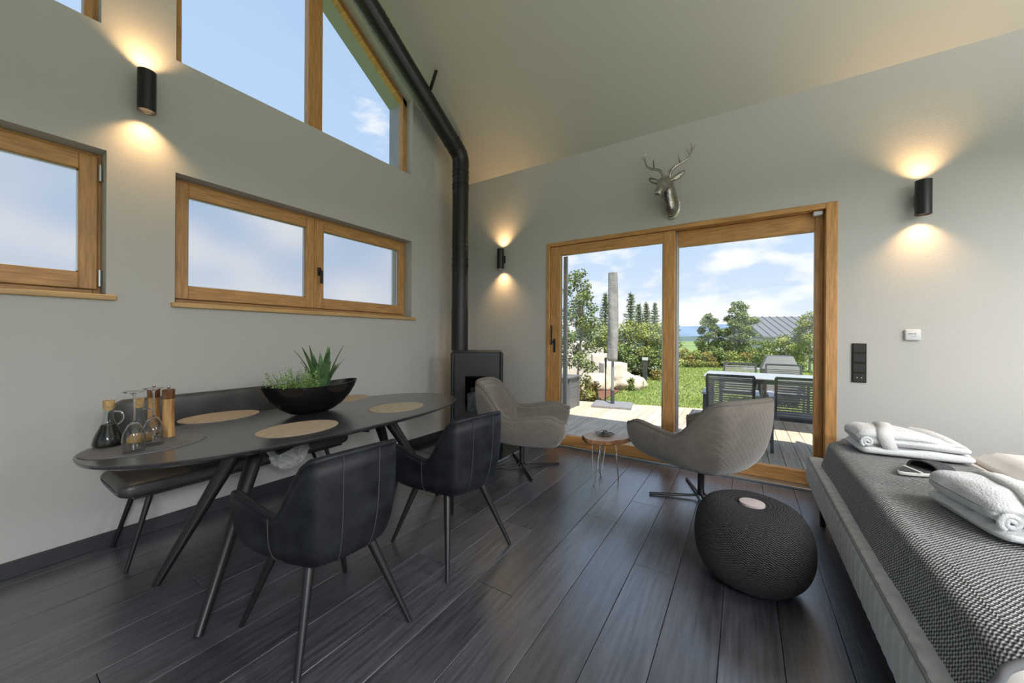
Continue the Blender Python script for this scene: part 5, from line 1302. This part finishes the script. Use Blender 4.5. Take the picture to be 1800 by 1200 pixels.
# right pane
D = 18.5; H = H_for(548, D); tree('young_tree', 'young leafy tree left of the larger one behind the hedge', 'tree', put(1247, 650, D), H, blob_crowns(rg, H, 0.75, 0.6, 16, 0.42), 2600, 0.085, 'leaf_mid', 31, 0.05, 'trunk', 'garden trees')
D = 18.0; H = H_for(528, D); tree('young_tree', 'large leafy tree left of the grey roof', 'tree', put(1300, 650, D), H, blob_crowns(rg, H, 1.05, 0.5, 20, 0.42), 4200, 0.085, 'leaf_mid', 32, 0.06, 'trunk', 'garden trees')
D = 14.5; H = H_for(543, D); tree('young_tree', 'leafy tree at the right door stile', 'tree', put(1424, 650, D), H, blob_crowns(rg, H, 0.75, 0.5, 16, 0.42), 2600, 0.07, 'leaf_light', 33, 0.045, 'birch_bark', 'garden trees')
shrub(1374, 15.5, 588, 0.85, 'leaf_light', 34, 'bright green shrub below the grey roof', nl=2000)
shrub(1345, 16.0, 598, 0.7, 'leaf_mid', 35, 'green shrub right of the large tree')
hedge = ['orange tinted hedge shrub next to the middle door stile', 'green hedge shrub second from the middle door stile', 'orange green hedge shrub under the young tree', 'green hedge shrub right of the young tree', 'yellow green hedge shrub under the large tree', 'orange hedge shrub right below the large tree', 'green hedge shrub left of the grill', 'dense green hedge shrub behind the grill', 'green hedge shrub by the right door stile']
for k, u in enumerate((1202, 1220, 1240, 1262, 1285, 1308, 1332, 1362, 1398)):
    shrub(u, 17.0, 612 + (k % 3)*3, 0.62, ('leaf_orange', 'leaf_light', 'leaf_orange', 'leaf_mid', 'leaf_light')[k % 5], 80+k, hedge[k], 'hedge_shrub', 1300, 0.07, 'hedge shrubs')
# neighbouring house
D = 27.0; a = atd(1340, 592, D); hs = empty('neighbour_house', (a.x, a.y, GZ-0.3), YAW - 0.15, 'neighbouring house with grey standing seam roof behind the trees', 'house')
wl_, ez, rz_, dp = 6.2, 1.75 , 3.35, 3.6
MB().box((0.3, 0.3, 0), (wl_-0.3, dp*2-0.3, ez)).build('wall', 'render_wall', hs, world=False)
for s_ in (0, 1):
    y0_, y1_ = (0.0, dp) if s_ == 0 else (2*dp, dp)
    MB().add([(0, y0_, ez-0.05), (wl_, y0_, ez-0.05), (wl_, y1_, rz_), (0, y1_, rz_), (0, y0_, ez+0.05), (wl_, y0_, ez+0.05), (wl_, y1_, rz_+0.1), (0, y1_, rz_+0.1)], [(3,2,1,0),(4,5,6,7),(0,1,5,4),(1,2,6,5),(2,3,7,6),(3,0,4,7)]).build('roof', 'roof_metal', hs, world=False)
    for k in range(12):
        x_ = 0.05 + k*(wl_-0.1)/11
        MB().bar((x_, y0_, ez+0.075), (x_, y1_, rz_+0.125), 0.04, 0.06).build('roof_seam', 'roof_metal', hs, world=False)
MB().add([(0.3, 0.3, ez-0.1), (0.3, 2*dp-0.3, ez-0.1), (0.3, dp, rz_-0.1), (0.32, 0.3, ez-0.1), (0.32, 2*dp-0.3, ez-0.1), (0.32, dp, rz_-0.1)], [(0,1,2),(3,5,4),(0,3,4,1),(1,4,5,2),(2,5,3,0)]).build('gable', 'render_wall', hs, world=False)
# far hills and forest belt
def ridge(D, v_lo, prof, m, name, label, thick):
    mb = MB(); n = 120; front = []; top = []
    for i in range(n+1):
        u = lerp(300, 2300, i/n); zt = (VC - prof(u))/F_PX*D + CAM_H; q = atd(u, VC, D)
        front.append((q.x, q.y, -D*0.05)); top.append((q.x + FWD.x*thick, q.y + FWD.y*thick, zt))
    back = [(x_ + FWD.x*thick, y_ + FWD.y*thick, -D*0.05) for x_, y_, _ in top]
    mb.v = [Vector(p) for p in front + top + back]; m_ = n+1
    for i in range(n): mb.f += [(i, i+1, m_+i+1, m_+i), (m_+i, m_+i+1, 2*m_+i+1, 2*m_+i)]
    o = mb.build(name, m, None, smooth=60); tag(o, label, 'hill', kind='structure')
ridge(3200, 0, lambda u: 572 + 12*math.sin(u*0.006+2.2) + 5*noise.noise(Vector((u*0.02, 0, 0))), 'far_hill', 'far_hills', 'distant hill ridge tinted with painted blue haze', 900)
ridge(700, 0, lambda u: 589 + 2.0*noise.noise(Vector((u*0.03, 3, 0))) + 1.6*noise.noise(Vector((u*0.35, 1, 0))), 'far_forest', 'forest_belt', 'dark forest belt in front of the hills', 120)
